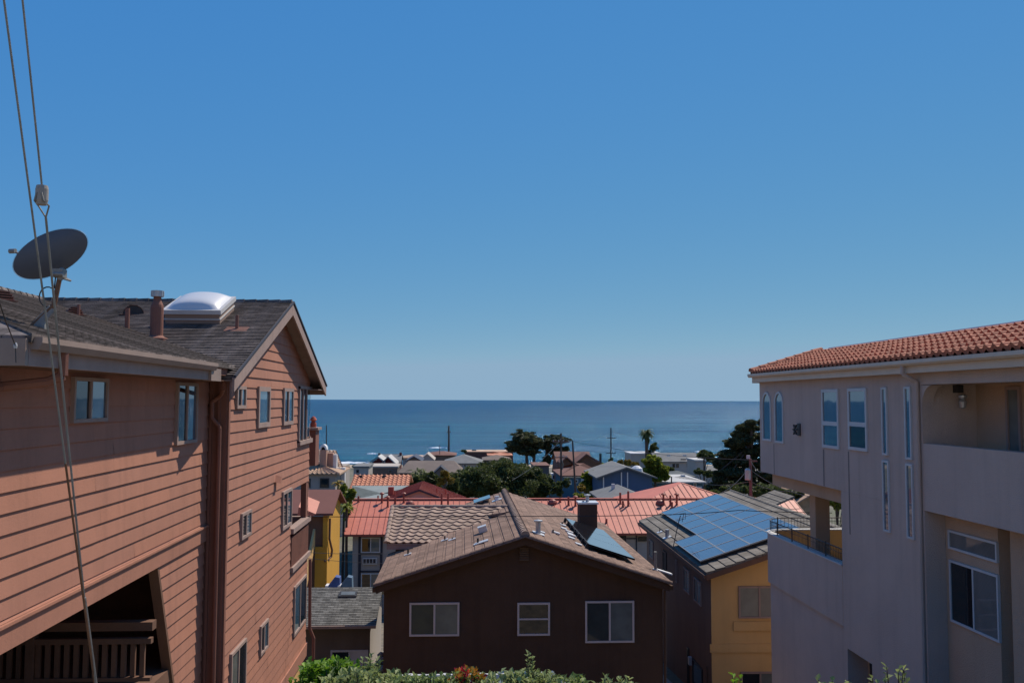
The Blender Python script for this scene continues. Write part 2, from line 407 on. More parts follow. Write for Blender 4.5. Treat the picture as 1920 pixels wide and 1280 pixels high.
# --- lap siding on a wall of constant X, facing sgn; regions limited by functions of z, holes are (y0,y1,z0,z1)
def lap(x, z0, z1, ylo, yhi, mat, parent, ex=.233, lip=.024, sgn=1, holes=(), name='wall'):
    m = MB(); k = math.ceil((z1-z0)/ex-1e-6)
    for i in range(k):
        a = z1-(i+1)*ex; b = z1-i*ex
        a = max(a, z0)
        cuts = sorted(set([a, b]+[c for h in holes for c in (h[2], h[3]) if a < c < b]))
        for c0, c1 in zip(cuts, cuts[1:]):
            mid = (c0+c1)/2
            iv = [(-1e9, 1e9)]
            for h in holes:
                if h[2] < mid < h[3]:
                    nv = []
                    for s_, e_ in iv:
                        if h[1] <= s_ or h[0] >= e_: nv.append((s_, e_))
                        else:
                            if s_ < h[0]: nv.append((s_, h[0]))
                            if e_ > h[1]: nv.append((h[1], e_))
                    iv = nv
            f = lambda zz: x+sgn*(lip*(b-zz)/(b-a)+.002)
            for s_, e_ in iv:
                y00, y01 = max(ylo(c0), s_), min(yhi(c0), e_); y10, y11 = max(ylo(c1), s_), min(yhi(c1), e_)
                if y01-y00 < .01 and y11-y10 < .01: continue
                y01 = max(y00, y01); y11 = max(y10, y11)
                js = [0.0]; L_ = max(y01, y11)-min(y00, y10)
                while L_ and js[-1] < 1: js.append(js[-1]+random.uniform(2.6, 4.6)/max(L_, .1))
                js = [q for q in js if q < 1-.5/max(L_, .6)]+[1.0]
                for q0, q1 in zip(js, js[1:]):
                    tv = random.random(); dl = sgn*random.uniform(-.003, .003)
                    a0, a1 = y00+(y01-y00)*q0, y00+(y01-y00)*q1; b0, b1 = y10+(y11-y10)*q0, y10+(y11-y10)*q1
                    g_ = .004 if q1 < 1 else 0
                    ly = f(c0)+dl
                    fc = [(ly, a0, c0), (ly, a1-g_, c0), (f(c1), b1-g_, c1), (f(c1), b0, c1)]
                    m.face(fc if sgn > 0 else fc[::-1], 0, tv)
                    m.face([(ly, a0, c0), (x-sgn*.05, a0, c0), (x-sgn*.05, a1, c0), (ly, a1, c0)], 0, tv)
                    if g_: m.face([(f(c1)-sgn*.001, a1-g_*1.5, c0), (f(c1)-sgn*.001, a1+g_, c0), (f(c1)-sgn*.001, b1+g_, c1), (f(c1)-sgn*.001, b1-g_*1.5, c1)], 1)
                m.face([(x-sgn*.05, y00, c0), (x-sgn*.05, y10, c1), (x-sgn*.05, y11, c1), (x-sgn*.05, y01, c0)])
    return m.build(name, [mat, coral_trim], parent)

# ================================================================== SETTING
SEA = -21.0
PROF = [(-420, 75), (-150, 22), (-45, 2.5), (-14, -1.7), (-8, -1.9), (4.6, -1.9), (6.5, -2.6), (9.5, -3.3), (14, -5.5), (20, -8.2), (26, -9.9), (31, -10.6), (45, -12), (60, -14.2),
        (80, -14.6), (110, -15.0), (150, -15.4), (200, -16.9), (240, -17.8), (258, -19.2), (275, -20.3), (297, -21.0), (330, -22.5), (420, -26)]
def gz(y):
    for (a, za), (b, zb) in zip(PROF, PROF[1:]):
        if a <= y <= b: return za+(zb-za)*(y-a)/(b-a)
    return PROF[0][1] if y < 0 else PROF[-1][1]
m, n_, b_ = newmat('ground_mix')
c_ = mixc(n_, ramp(n_, noise(n_, .12, 6), .4, .6), (.24, .20, .15), (.13, .14, .065))
c_ = mixc(n_, ramp(n_, noise(n_, 3, 5), .3, .7), sc((.11, .1, .085), .7), c_)
n_.links.new(c_, b_.inputs['Base Color']); b_.inputs['Roughness'].default_value = .95
dry = pm('warm_fill_hillside', (.48, .41, .30), .95, .15, .05, 1.5, .2)  # unseen slope behind the camera, added to bounce warm fill forward
g = MB(); gd = MB()
xs = [-700, -300, -120, -60, -30, -12, 0, 12, 30, 60, 120, 300, 700]
for (ya, za), (yb, zb) in zip(PROF, PROF[1:]):
    for xa, xb in zip(xs, xs[1:]):
        (gd if yb <= -8 else g).face([(xa, ya, za), (xb, ya, za), (xb, yb, zb), (xa, yb, zb)])
struct('ground', g, m, merge=True); struct('unseen_fill_hillside', gd, dry, merge=True)
asph = pm('asphalt', (.055, .055, .057), .9, .2, .5, 20, .2)
conc = pm('concrete', (.33, .31, .28), .9, .12, .6, 20, .2)
sand = pm('beach_sand', (.36, .29, .21), .95, .12, .3, 10, .2)
def sheet(name, x0, x1, y0, y1, dz, mat):
    s = MB(); ys = [y0]+[p[0] for p in PROF if y0 < p[0] < y1]+[y1]
    for a, b in zip(ys, ys[1:]): s.face([(x0, a, gz(a)+dz), (x1, a, gz(a)+dz), (x1, b, gz(b)+dz), (x0, b, gz(b)+dz)])
    return struct(name, s, mat)
sheet('beach', -700, 700, 252, 330, .012, sand)
sheet('street', -200, 200, 139, 150, .01, asph)
for y0 in (137.5, 150.1):
    s = MB(); s.box((-200, y0, gz(y0)-.3), (200, y0+1.4, gz(y0)+.14)); struct('pavement', s, conc)
sheet('street', -200, 200, 71.5, 75.9, .014, asph)
sheet('yard_paving', -3.6, -2.5, 26, 60, .02, conc)
sheet('yard_paving', 6.5, 8.4, 26, 60, .02, conc)

# sea: long low swells, deeper blue away from the shore
m, n_, b_ = newmat('sea_water')
tc = n_.nodes.new('ShaderNodeTexCoord'); sp = n_.nodes.new('ShaderNodeSeparateXYZ'); n_.links.new(tc.outputs['Object'], sp.inputs[0])
far = ramp(n_, sp.outputs['Y'], 300, 1500)
band = noise(n_, .02, 5, stretch=(.22, 1.4, 1))
c_ = mixc(n_, far, (.014, .125, .175), (.020, .072, .130))
c_ = mixc(n_, ramp(n_, band, .35, .7), (.010, .052, .115), c_)
fine_b = noise(n_, .10, 6, stretch=(.07, 1.0, 1), rough=.75)
c_ = mixc(n_, ramp(n_, fine_b, .40, .62), mixc(n_, .42, c_, (.002, .02, .05)), mixc(n_, .18, c_, (.06, .17, .21)))
# a wind-ruffled sea: wave slopes keep the mirror share well below that of a flat surface
dif = n_.nodes.new('ShaderNodeBsdfDiffuse'); glo = n_.nodes.new('ShaderNodeBsdfGlossy'); mxs = n_.nodes.new('ShaderNodeMixShader'); mxs.inputs[0].default_value = .30
fre = N(n_, 'ShaderNodeFresnel', IOR=1.33); cap = N(n_, 'ShaderNodeMath', operation='MINIMUM'); n_.links.new(fre.outputs[0], cap.inputs[0]); cap.inputs[1].default_value = .34; n_.links.new(cap.outputs[0], mxs.inputs[0]); glo.inputs['Color'].default_value = (.60, .78, .95, 1); n_.links.new(c_, dif.inputs['Color']); n_.links.new(dif.outputs[0], mxs.inputs[1]); n_.links.new(glo.outputs[0], mxs.inputs[2])
n_.links.new(mxs.outputs[0], n_.nodes['Material Output'].inputs[0]); n_.nodes.remove(b_)
swell = noise(n_, .012, 6, stretch=(.10, 1.6, 1), rough=.7)
mr = N(n_, 'ShaderNodeMapRange'); n_.links.new(swell, mr.inputs[0]); mr.inputs[1].default_value = .35; mr.inputs[2].default_value = .65; mr.inputs[3].default_value = .08; mr.inputs[4].default_value = .24
n_.links.new(mr.outputs[0], glo.inputs['Roughness'])
h1 = noise(n_, .35, 6, stretch=(.25, 1, 1), rough=.65); h2 = noise(n_, .03, 4, stretch=(.2, 1, 1))
ad = N(n_, 'ShaderNodeMath', operation='MULTIPLY_ADD'); n_.links.new(h2, ad.inputs[0]); ad.inputs[1].default_value = 5.0; n_.links.new(h1, ad.inputs[2])
bp = N(n_, 'ShaderNodeBump', Strength=1.0, Distance=2.4); n_.links.new(ad.outputs[0], bp.inputs['Height']); n_.links.new(bp.outputs[0], glo.inputs['Normal']); n_.links.new(bp.outputs[0], fre.inputs['Normal'])
s = MB()
ys = [262, 300, 400, 700, 1500, 4000, 12000, 40000, 80000]
for a, b in zip(ys, ys[1:]): s.face([(-max(900, b*1.1), a, SEA), (max(900, b*1.1), a, SEA), (max(900, b*1.1), b, SEA), (-max(900, b*1.1), b, SEA)])
struct('sea', s, m)
foam = pm('sea_foam', (.85, .87, .88), .9, .1, .4, 3, .3)
def surf(px0, px1, py, th, seed):
    rr = random.Random(seed); s = MB(); c = PT(px0, py, Z=SEA+.3); d = PT(px1, py, Z=SEA+.3); k = 26
    top = []; bot = []
    for i in range(k+1):
        t = i/k; e = math.sin(math.pi*min(1, max(0, t)))**1.3; p = lerp(c, d, t)
        wob = rr.uniform(.35, 1.0)*th*e
        top.append((p.x, p.y+wob+rr.uniform(-.3, .3), p.z+.3*e*rr.uniform(.2, 1))); bot.append((p.x, p.y-wob*.5, SEA+.02))
    for i in range(k): s.face([bot[i], bot[i+1], top[i+1], top[i]]); s.face([top[i], top[i+1], (top[i+1][0], top[i+1][1]+1.2, SEA), (top[i][0], top[i][1]+1.2, SEA)])
    o = s.build('breaking_wave', foam); tag(o, None, None, None, 'stuff'); return o
for i, (a, b, y, t, lab) in enumerate([(688, 710, 849.5, .55, 'thin white crest breaking above the dark red twin gable roof'),
        (803, 838, 838.5, .9, 'longer broken white crest left of the tall bare pole'),
        (584, 700, 866.5, 1.2, 'broad white surf washing up to the rocks right of the tan villa'), (1300, 1322, 846, .7, 'faint surf beside the dark cypress')]):
    o = surf(a, b, y, t, i+5); tag(o, lab, 'wave')

# ================================================================== LEFT HOUSE (coral lap siding)
XN, XG = -5.04, -4.68                          # near wall and gable wall planes
XE = -4.40                                     # eave line
LH = thing('coral_house', (-8, 18, -9.5), 'tall coral house with lap siding and dark shingle roof, nearest on the left', 'house')
BIG = lambda v: (lambda z: v)
# near upper wall, lower slanted panel
lap(XN, -2.48, .36, BIG(10.2), BIG(18.45), coral, LH)
lap(XN-.02, -9.6, -2.78, lambda z: 15.70+(-2.80-z)*.46, BIG(18.45), coral, LH)
# belt beam with a bright top ledge
B('belt_beam', (XN-.25, 10.2, -2.80), (XN+.03, 18.45, -2.52), coral, LH)
B('belt_ledge', (XN-.2, 10.2, -2.52), (XN+.07, 18.45, -2.485), coral, LH)
# front of the upper floor and its core
MB().box((-16.4, 10.26, -2.7), (XN-.06, 18.5, .6)).build('upper_wall', coral, LH)
# slanted dark jamb of the undercroft
MB().prism([(XN+.006, 15.64, -2.80), (XN+.006, 15.72, -2.80), (XN+.006, 15.72+6.7*.46, -9.5), (XN+.006, 15.64+6.7*.46, -9.5)], (-.16, 0, 0)).build('slanted_jamb', darkbrown, LH)
# undercroft: dark inner walls, deck, railing
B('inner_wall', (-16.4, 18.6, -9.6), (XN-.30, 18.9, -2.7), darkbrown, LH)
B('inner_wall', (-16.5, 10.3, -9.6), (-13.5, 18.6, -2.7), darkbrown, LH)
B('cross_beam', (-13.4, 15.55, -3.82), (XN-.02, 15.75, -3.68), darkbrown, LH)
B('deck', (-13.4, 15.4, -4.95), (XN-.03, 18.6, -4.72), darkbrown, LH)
rl = MB(); rl.box((-13.4, 15.5, -4.02), (XN-.02, 15.62, -3.93)); rl.box((-13.4, 15.5, -4.62), (XN-.02, 15.62, -4.56))
x = -13.3
while x < XN-.1: rl.box((x, 15.53, -4.6), (x+.075, 15.59, -3.98)); x += .152
rl.box((-7.05, 15.46, -4.95), (-6.93, 15.66, -3.86)); rl.build('railing', darkbrown, LH)
# return wall between the two fronts (faces the camera), with battens
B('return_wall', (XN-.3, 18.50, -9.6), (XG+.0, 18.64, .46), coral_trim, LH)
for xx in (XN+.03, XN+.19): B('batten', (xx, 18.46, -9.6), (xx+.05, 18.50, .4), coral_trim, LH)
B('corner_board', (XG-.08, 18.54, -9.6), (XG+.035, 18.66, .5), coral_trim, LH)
# gable wall
ZR = 2.40; YR = 23.3; SL = .347
zt = lambda y: ZR-abs(y-YR)*SL
holes = ((27.61, 28.41, -1.15, .30), (25.6, 28.41, -4.62, -2.50))
lap(XG, -7.38, 2.35, lambda z: max(18.66, YR-(ZR-z)/SL), lambda z: min(28.46, YR+(ZR-z)/SL), coral, LH, holes=holes)
B('belt_beam', (XG-.1, 18.66, -7.75), (XG+.06, 28.51, -7.38), coral, LH)
base_w = B('base_wall', (-16, 18.66, -11), (XG-.03, 28.41, -7.75), ochre, LH); base_w['label'] = 'ochre stucco plinth'
# core behind the siding, leaving the corner window and the balcony open
B('far_wall', (-16, 28.32, -7.75), (-6.6, 28.46, .5), coral, LH)
B('far_wall', (-6.6, 28.32, -2.5), (XG-.03, 28.46, -1.2), coral, LH)
B('far_wall', (-6.6, 28.32, -7.75), (XG-.03, 28.46, -4.66), coral, LH)
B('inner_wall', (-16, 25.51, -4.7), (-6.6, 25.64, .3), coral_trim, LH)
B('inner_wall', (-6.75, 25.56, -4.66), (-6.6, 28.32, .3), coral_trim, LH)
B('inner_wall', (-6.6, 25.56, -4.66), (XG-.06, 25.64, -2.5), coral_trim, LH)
B('floor_slab', (-6.6, 25.56, -4.75), (XG-.06, 28.32, -4.62), coral_trim, LH)
B('floor_slab', (-6.6, 25.56, -2.5), (XG-.06, 28.32, -1.25), coral_trim, LH)
# corner window, glazed on both faces
gz_t, gn, gb = newmat('clear_glass'); gb.inputs['Transmission Weight'].default_value = 1; gb.inputs['Roughness'].default_value = .02; gb.inputs['Base Color'].default_value = (.75, .88, .9, 1); gb.inputs['IOR'].default_value = 1.05
cw = MB(); 
for y in (26.38, 26.96, 27.58): cw.box((XG-.02, y, -1.25), (XG+.07, y+.07, .36))
cw.box((XG-.02, 26.38, -1.32), (XG+.10, 28.56, -1.2)); cw.box((XG-.02, 26.38, .30), (XG+.07, 28.51, .38)); cw.box((XG-1.9, 28.36, -1.27), (XG+.05, 28.52, -1.15))
cw = cw.build('corner_window', mauve, LH)
MB().box((XG+.02, 26.45, -1.2), (XG+.035, 26.96, .30)).build('pane', glass, cw)
MB().box((XG+.02, 27.03, -1.2), (XG+.035, 27.58, .30)).build('pane', glass, cw)
MB().box((XG+.0, 27.65, -1.2), (XG+.012, 28.46, .30)).build('pane', gz_t, cw)
MB().box((XG-1.9, 28.44, -1.15), (XG+.0, 28.452, .30)).build('pane', gz_t, cw)
# balcony in the corner
bl = MB(); bl.box((XG-.12, 25.66, -3.72), (XG+.09, 28.56, -3.58)); bl.box((XG-.12, 25.66, -4.78), (XG+.09, 28.56, -4.64))
bl.box((XG-1.9, 28.34, -3.72), (XG+.08, 28.54, -3.58)); bal = bl.build('balcony', mauve, LH)
bb = MB(); bb.box((XG-.03, 25.71, -4.64), (XG+.0, 28.46, -3.85)); y = 25.74
while y < 28.46: bb.box((XG+.0, y, -4.64), (XG+.03, y+.07, -3.83)); y += .12
bb.box((XG-1.9, 28.38, -4.64), (XG-.03, 28.42, -3.85)); bb.build('railing', coral_trim, bal)
MB().box((XG-.16, 28.11, -4.7), (XG-.0, 28.44, -2.5)).build('post', coral_trim, LH)
# pipe on the far corner
dp = MB(); dp.tube([(XG+.08, 28.58, -4.9), (XG+.10, 28.61, -7.0), (XG+.22, 28.64, -7.3), (XG+.22, 28.64, -7.9), (XG+.05, 28.61, -8.3), (XG+.05, 28.61, -10.5)], .05)
dp.build('downpipe', coral_trim, LH)
a = PT(576, 806, Y=29.6); b = PT(591, 870, Y=29.6); q = MB(); q.box((a.x-.1, 29.6, b.z-.05), (b.x, 30.3, a.z)); q.box((a.x-.5, 28.3, b.z-.05), (a.x-.02, 30.3, a.z-.9)); chm = q.build('chimney', coral_trim, LH)
q = MB(); q.box((a.x-.16, 29.54, a.z), (b.x+.08, 30.36, a.z+.08)); q.build('cap', mauve, chm)
q = MB(); q.lathe(((a.x+b.x)/2, 29.95, a.z+.08), [(.10, 0), (.10, .12), (.06, .2), (.12, .24), (.05, .34), (0, .36)], 12); q.build('chimney_pot', pm('clay_pot', (.42, .09, .05), .8, .2, 3, 20, .1), chm)
# windows: measured corners on the two wall planes
def lw(x, px0, y0, px1, py1, kind, fm, panes, label=None, **k):
    a = PT(px0, y0, X=x); b = PT(px0, py1, X=x); c = PT(px1, y0, X=x)
    return window(LH, (x+.02, a.y, b.z), (0, 1, 0), c.y-a.y, a.z-b.z, (1, 0, 0), kind, fm, panes, label=label, **k)
lw(XN, 131, 706, 196, 793, 'slide', mauve, (glass, glass_hi), fw=.05)
lw(XN, 328, 716, 366, 834, 'slide', mauve, (glass, glass_hi), fw=.06)
lw(XG, 440, 723, 457, 766, 'slide', mauve, (glass, glass_hi), fw=.07)
lw(XG, 481, 724, 503, 802, 'single', mauve, (glass_hi, None), fw=.11, label='taller single pane')
lw(XG, 529, 727, 547, 797, 'slide', mauve, (glass, glass_hi), fw=.09)
lw(XG, 449, 963, 467, 1012, 'slide', mauve, (glass, glass_hi), fw=.06)
lw(XG, 527, 922, 544, 994, 'slide', mauve, (glass, glass_hi), fw=.08)
lw(XG, 549, 1100, 571, 1192, 'slide', mauve, (glass_hi, glass), fw=.07)
lw(XG, 485, 1174, 499, 1229, 'slide', mauve, (glass, glass_hi), fw=.06)
lw(XG, 429, 1226, 457, 1330, 'slide', mauve, (glass_cur, glass), fw=.06)
# wall hood
h = PT(516, 897, X=XG); hm = MB(); hm.prism([(XG, h.y, h.z+.10), (XG, h.y+.16, h.z-.06), (XG, h.y-.16, h.z-.06)], (.16, 0, -.05)); hm.build('wall_hood', coral, LH)
# roofs
P = V
nearp = [P((XE, 9.53, .64)), P((XE, 17.95, .64)), P((-10.5, 23.3, 2.46)), P((-10.5, 15.6, 2.46))]
mb = MB(); stepped(mb, *nearp, course=.146, lip=.022); mb.build('roof', shingle, LH)
slab('roof', [P((-16.7, 9.53, .64)), P((XE, 9.53, .64)), P((-10.5, 15.6, 2.46))], shingle, LH, .07)
slab('roof', [P((-16.7, 9.53, .64)), P((-10.5, 15.6, 2.46)), P((-10.5, 23.3, 2.46)), P((-16.7, 23.3, .62))], shingle, LH, .07)
XO = -4.32
mb = MB(); stepped(mb, (-4.75, 17.5, .445), (XO, 17.5, .445), (XO, 23.3, 2.46), (-10.5, 23.3, 2.46), course=.146, lip=.022); mb.build('roof', shingle, LH)
slab('roof', [P((XO, 23.3, 2.46)), P((XO, 29.15, .43)), P((-17, 29.15, .43)), P((-17, 23.3, 2.46))], shingle, LH, .07)
slab('roof', [P((-10.5, 23.3, 2.46)), P((-17, 23.3, 2.46)), P((-17, 18, .62))], shingle, LH, .07)
rc = MB(); caps(rc, (XO, 23.3, 2.46), (-16.8, 23.3, 2.46), .10, .30, -.03, seg=3); caps(rc, (-10.5, 15.6, 2.46), (-10.5, 23.2, 2.46), .10, .3, -.03, seg=3)
rc.build('ridge_cap', shingle, LH)
# rakes and soffits
def board(name, p, q, h, th, mat, drop=.03):
    p, q = V(p), V(q); mb = MB(); z = V((0, 0, 1)); mb.prism([p-z*drop, q-z*drop, q-z*(drop+h), p-z*(drop+h)], (th, 0, 0)); return mb.build(name, mat, LH)
board('rake_board', (XO-.01, 17.45, .43), (XO-.01, 23.3, 2.44), .27, .045, mauve)
board('rake_board', (XO-.01, 29.2, .41), (XO-.01, 23.3, 2.44), .27, .045, mauve)
board('drip_edge', (XO+.02, 29.25, .45), (XO+.02, 23.3, 2.49), .05, .04, trimdark, 0)
board('drip_edge', (XO+.02, 17.45, .45), (XO+.02, 23.3, 2.49), .05, .04, trimdark, 0)
sf = MB(); sf.prism([P((XO, 17.5, .36)), P((XO, 23.3, 2.36)), P((XG-.02, 23.3, 2.36)), P((XG-.02, 17.5, .36))], (0, 0, -.02))
sf.prism([P((XO, 29.1, .34)), P((XO, 23.3, 2.36)), P((XG-.02, 23.3, 2.36)), P((XG-.02, 29.1, .34))], (0, 0, -.02))
sf.prism([P((-16, 27.8, .30)), P((XO, 27.8, .30)), P((XO, 29.1, .30)), P((-16, 29.1, .30))], (0, 0, -.02)); sf.build('soffit', mauve, LH)
B('fascia', (-16, 29.13, .14), (XO, 29.17, .40), mauve, LH)
# near eave: fascia, gutter, soffit
B('fascia', (XE-.07, 9.55, .33), (XE-.03, 16.75, .61), mauve, LH)
B('fascia_end', (XE-.12, 16.2, .32), (XE+.02, 16.85, .54), gutterm, LH)
B('fascia', (XE-.1, 16.85, .44), (XE-.06, 17.6, .60), coral_trim, LH)
gm = MB(); gm.prism([(XE-.03, 9.58, .50), (XE-.03, 9.58, .63), (XE+.09, 9.58, .63), (XE+.09, 9.58, .57), (XE+.05, 9.58, .50)], (0, 6.8, 0)); gm.build('gutter', gutterm, LH)
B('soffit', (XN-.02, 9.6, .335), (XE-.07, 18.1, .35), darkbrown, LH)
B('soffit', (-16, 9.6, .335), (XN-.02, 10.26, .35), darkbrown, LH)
B('fascia', (-16.7, 9.48, .33), (XE-.03, 9.54, .61), gutterm, LH)
dp = MB(); dp.tube([(XE-.0, 10.3, .50), (XE-.0, 10.3, .25), (XE-.15, 10.28, .18), (XN+.07, 10.1, .12), (XN+.07, 9.9, .12), (-7, 9.9, .12)], .055); dp.build('downpipe', coral_trim, LH)
dp = MB(); dp.tube([(XE-.15, 17.7, .40), (XE-.15, 17.7, .20), (XG-.06, 18.3, .10), (XN+.22, 18.38, .03), (XN+.10, 18.38, -.06), (XN+.10, 18.38, -.38), (XN+.24, 18.40, -.54), (XN+.25, 18.40, -.6), (XN+.25, 18.40, -9.0)], .042); dp.build('downpipe', coral_trim, LH)
# things fixed on the roof
n1 = V((0, -SL, 1)).normalized(); p1 = V((XO, 23.3, 2.46)); s1 = V((0, 1, SL)).normalized()   # gable near plane, up-slope
n2 = V((.298, 0, 1)).normalized(); p2 = V((XE, 9, .64))
a = PP(310, 607, p1, n1); b = PP(414, 606, p1, n1); wd = (b-a).length; ux = V((1, 0, 0)); dpth = 1.35
cb = MB(); cb.obox(a, ux*wd, s1*dpth, n1*.24); sk = cb.build('skylight', gutterm, LH)
cb = MB(); cb.obox(a-ux*.05-s1*.05+n1*.24, ux*(wd+.1), s1*(dpth+.1), n1*.10); cb.obox(a-ux*.02-s1*.02+n1*.1, ux*(wd+.04), s1*(dpth+.04), n1*.03); cb.build('frame', dirtywhite, sk)
dm, dn_, db_ = newmat('acrylic_dome'); db_.inputs['Base Color'].default_value = (.60, .60, .60, 1); db_.inputs['Roughness'].default_value = .38; db_.inputs['Coat Weight'].default_value = .15
db_.inputs['Subsurface Weight'].default_value = .0
do = MB(); K = 16; O = a+n1*.34+ux*.03+s1*.03; W_, D_ = wd-.06, dpth-.06
hh = lambda i, j: .20*((1-(2*i/K-1)**4)*(1-(2*j/K-1)**4))**.55*math.cos((2*i/K-1)*.9)
for i in range(K):
    for j in range(K):
        f = lambda i, j: O+ux*W_*i/K+s1*D_*j/K+n1*hh(i, j)
        do.face([f(i, j), f(i+1, j), f(i+1, j+1), f(i, j+1)])
do.build('dome', dm, sk, smooth=True, merge=True)
# flue
f0 = PP(293, 636, p1, n1); ks = f0.length/F
fl = MB(); fl.lathe(f0-V((0, 0, .12)), [(.24, 0), (.24, .14), (.17, .17), (.135, .2), (.135, .80), (.125, .86), (.08, .96), (.08, 1.08)], 18); fl = fl.build('flue', coral_trim, LH, smooth=False)
fc = MB(); fc.lathe(f0+V((0, 0, .92)), [(.0, .0), (.13, .0), (.13, .13), (.0, .14)], 18)
for k in range(12):
    t = 2*math.pi*k/12; fc.box(f0+V((math.cos(t)*.13-.008, math.sin(t)*.13-.008, .93)), f0+V((math.cos(t)*.13+.008, math.sin(t)*.13+.008, 1.04)))
fc.build('cap', metalm, fl)
# turned vent with half-round hood
v0 = PP(238, 616, p1, n1)
tv = MB(); tv.cyl(v0-V((0, 0, .1)), v0+V((0, 0, .46)), .05); tv.build('vent_pipe', coral_trim, LH)
def hoodvent(px, py, p0, nn, r, ln, face, mat=coral_trim, name='roof_vent', slats=True):
    """half-round metal roof vent; face = horizontal direction of its open louvred end"""
    c = PP(px, py, p0, nn); fd = V(face).normalized(); sd_ = fd.cross(V((0, 0, 1))).normalized(); upv = sd_.cross(fd).normalized()
    if upv.z < 0: upv = -upv
    m = MB(); kk = 8
    arc = [c+sd_*math.cos(math.pi*i/kk)*r+upv*math.sin(math.pi*i/kk)*r for i in range(kk+1)]
    back = [c-fd*ln+sd_*math.cos(math.pi*i/kk)*r*.6+upv*math.sin(math.pi*i/kk)*r*.15 for i in range(kk+1)]
    for i in range(kk): m.face([arc[i], arc[i+1], back[i+1], back[i]])
    m.face([p-fd*.03 for p in arc], 1)
    if slats:
        for q in (.08, .34, .6, .84):
            ww = math.sqrt(max(0, 1-q*q))*r; m.obox(c-sd_*ww+upv*q*r-fd*.02, sd_*ww*2, fd*.05, upv*r*.12)
    m.obox(c-sd_*r*1.3-fd*(ln*1.1)-nn*.01, sd_*r*2.6, fd*(ln*1.2), nn*.015)
    return m.build(name, [mat, darkmetal], LH)
hoodvent(250, 590, p1, n1, .24, .5, (.3, -1, 0), slats=False)
hoodvent(141, 590, p2, n2, .17, .62, (.8, -.6, 0)); hoodvent(7, 563, p2, n2, .17, .6, (.8, -.6, 0))
for (x_, y_, h_, r_) in ((444, 617, .32, .035), ):
    c = PP(x_, y_, p1, n1); q = MB(); q.cyl(c-V((0, 0, .05)), c+V((0, 0, h_)), r_); q.obox(c-V((.25, .2, .07)), (.5, 0, 0), s1*.4, n1*.015); q.build('vent_pipe', coral_trim, LH)
c = PP(147, 592, p2, n2); q = MB(); q.cyl(c-V((0, 0, .05)), c+V((0, 0, .24)), .03); q.build('vent_pipe', coral_trim, LH)

# satellite dish
c0 = PP(60, 611, p2, n2); DI = c0.y
DH = thing('satellite_dish', c0, 'grey satellite dish on a bent mast at the roof edge of the coral house', 'satellite dish')
top = PT(112, 520, Y=DI); elb = PT(101, 570, Y=DI)
q = MB(); q.tube([c0, elb+V((0, 0, -.02)), elb+V((.015, 0, .05)), top], .030, 10); q.obox(c0-V((.10, .12, .02)), (.22, 0, -.05), (0, .24, 0), (0, 0, .03)); q.build('mast', rustm, DH)
q = MB(); q.bar(c0+V((.05, .0, .0)), elb+V((-.01, 0, -.05)), .05, .10); q.prism([c0+V((.02, -.03, 0)), c0+V((.16, -.03, -.04)), c0+V((.16, -.03, .16))], (0, .06, 0)); q.build('foot', steelm, DH)
q = MB(); q.tube([top+V((.0, 0, -.03)), top+V((.02, 0, .05)), top+V((.0, .05, .10))], .035); q.box(top+V((-.07, -.05, .0)), top+V((.05, .08, .10))); q.cyl(top+V((-.06, -.07, .03)), top+V((.07, -.07, .03)), .025); q.build('bracket', steelm, DH)
# dish shell: ellipse with the long axis running up to the right, seen from behind
ctr = PT(95, 476, Y=DI+.10); e1 = (PT(157, 444, Y=DI+.10)-ctr); aL = e1.length*1.06; e1.normalize()
nd = V((-.25, .93, .30)).normalized(); nd = (nd-e1*nd.dot(e1)).normalized(); e2 = nd.cross(e1).normalized()
q = MB(); aS = .245; rings = 7; seg = 40
def dp_(r, t, off): return ctr+e1*aL*r*math.cos(t)+e2*aS*r*math.sin(t)-nd*(.09*(1-r*r))-nd*off
for off, fl_ in ((0, 0), (.012, 1)):
    for i in range(rings):
        for j in range(seg):
            t0, t1 = 2*math.pi*j/seg, 2*math.pi*(j+1)/seg
            pts = [dp_(i/rings, t0, off), dp_(i/rings, t1, off), dp_((i+1)/rings, t1, off), dp_((i+1)/rings, t0, off)]
            if i == 0: pts = pts[1:]
            q.face(pts if fl_ else pts[::-1])
for j in range(seg):
    t0, t1 = 2*math.pi*j/seg, 2*math.pi*(j+1)/seg
    a_, b_2 = dp_(1, t0, -.005), dp_(1, t1, -.005); c_2, d_2 = dp_(1, t1, .014), dp_(1, t0, .014); o1 = (a_-ctr).normalized()*.008
    q.face([a_+o1, b_2+o1, c_2+o1, d_2+o1])
q.build('reflector', dishm, DH, smooth=True, merge=True)
q = MB(); lnb = ctr+nd*.42-e1*.44-e2*.0; lnb = PT(26, 471, Y=DI+.42); q.cyl(lnb-V((.05, .0, 0)), lnb+V((.03, -.02, 0)), .03, .03); q.tube([lnb, top+V((0, .3, 0)), top+V((0, .08, .0))], .014); q.build('feed_arm', steelm, DH)
q = MB(); cc = elb+V((-.09, .02, .09)); q.tube([cc+V((math.cos(t*.35)*.10, .01*t/6, math.sin(t*.35)*.12)) for t in range(-4, 17)], .008, 6); q.tube([cc+V((.08, 0, .10)), top+V((-.05, 0, .0))], .008, 6); q.build('cable', darkmetal, DH)

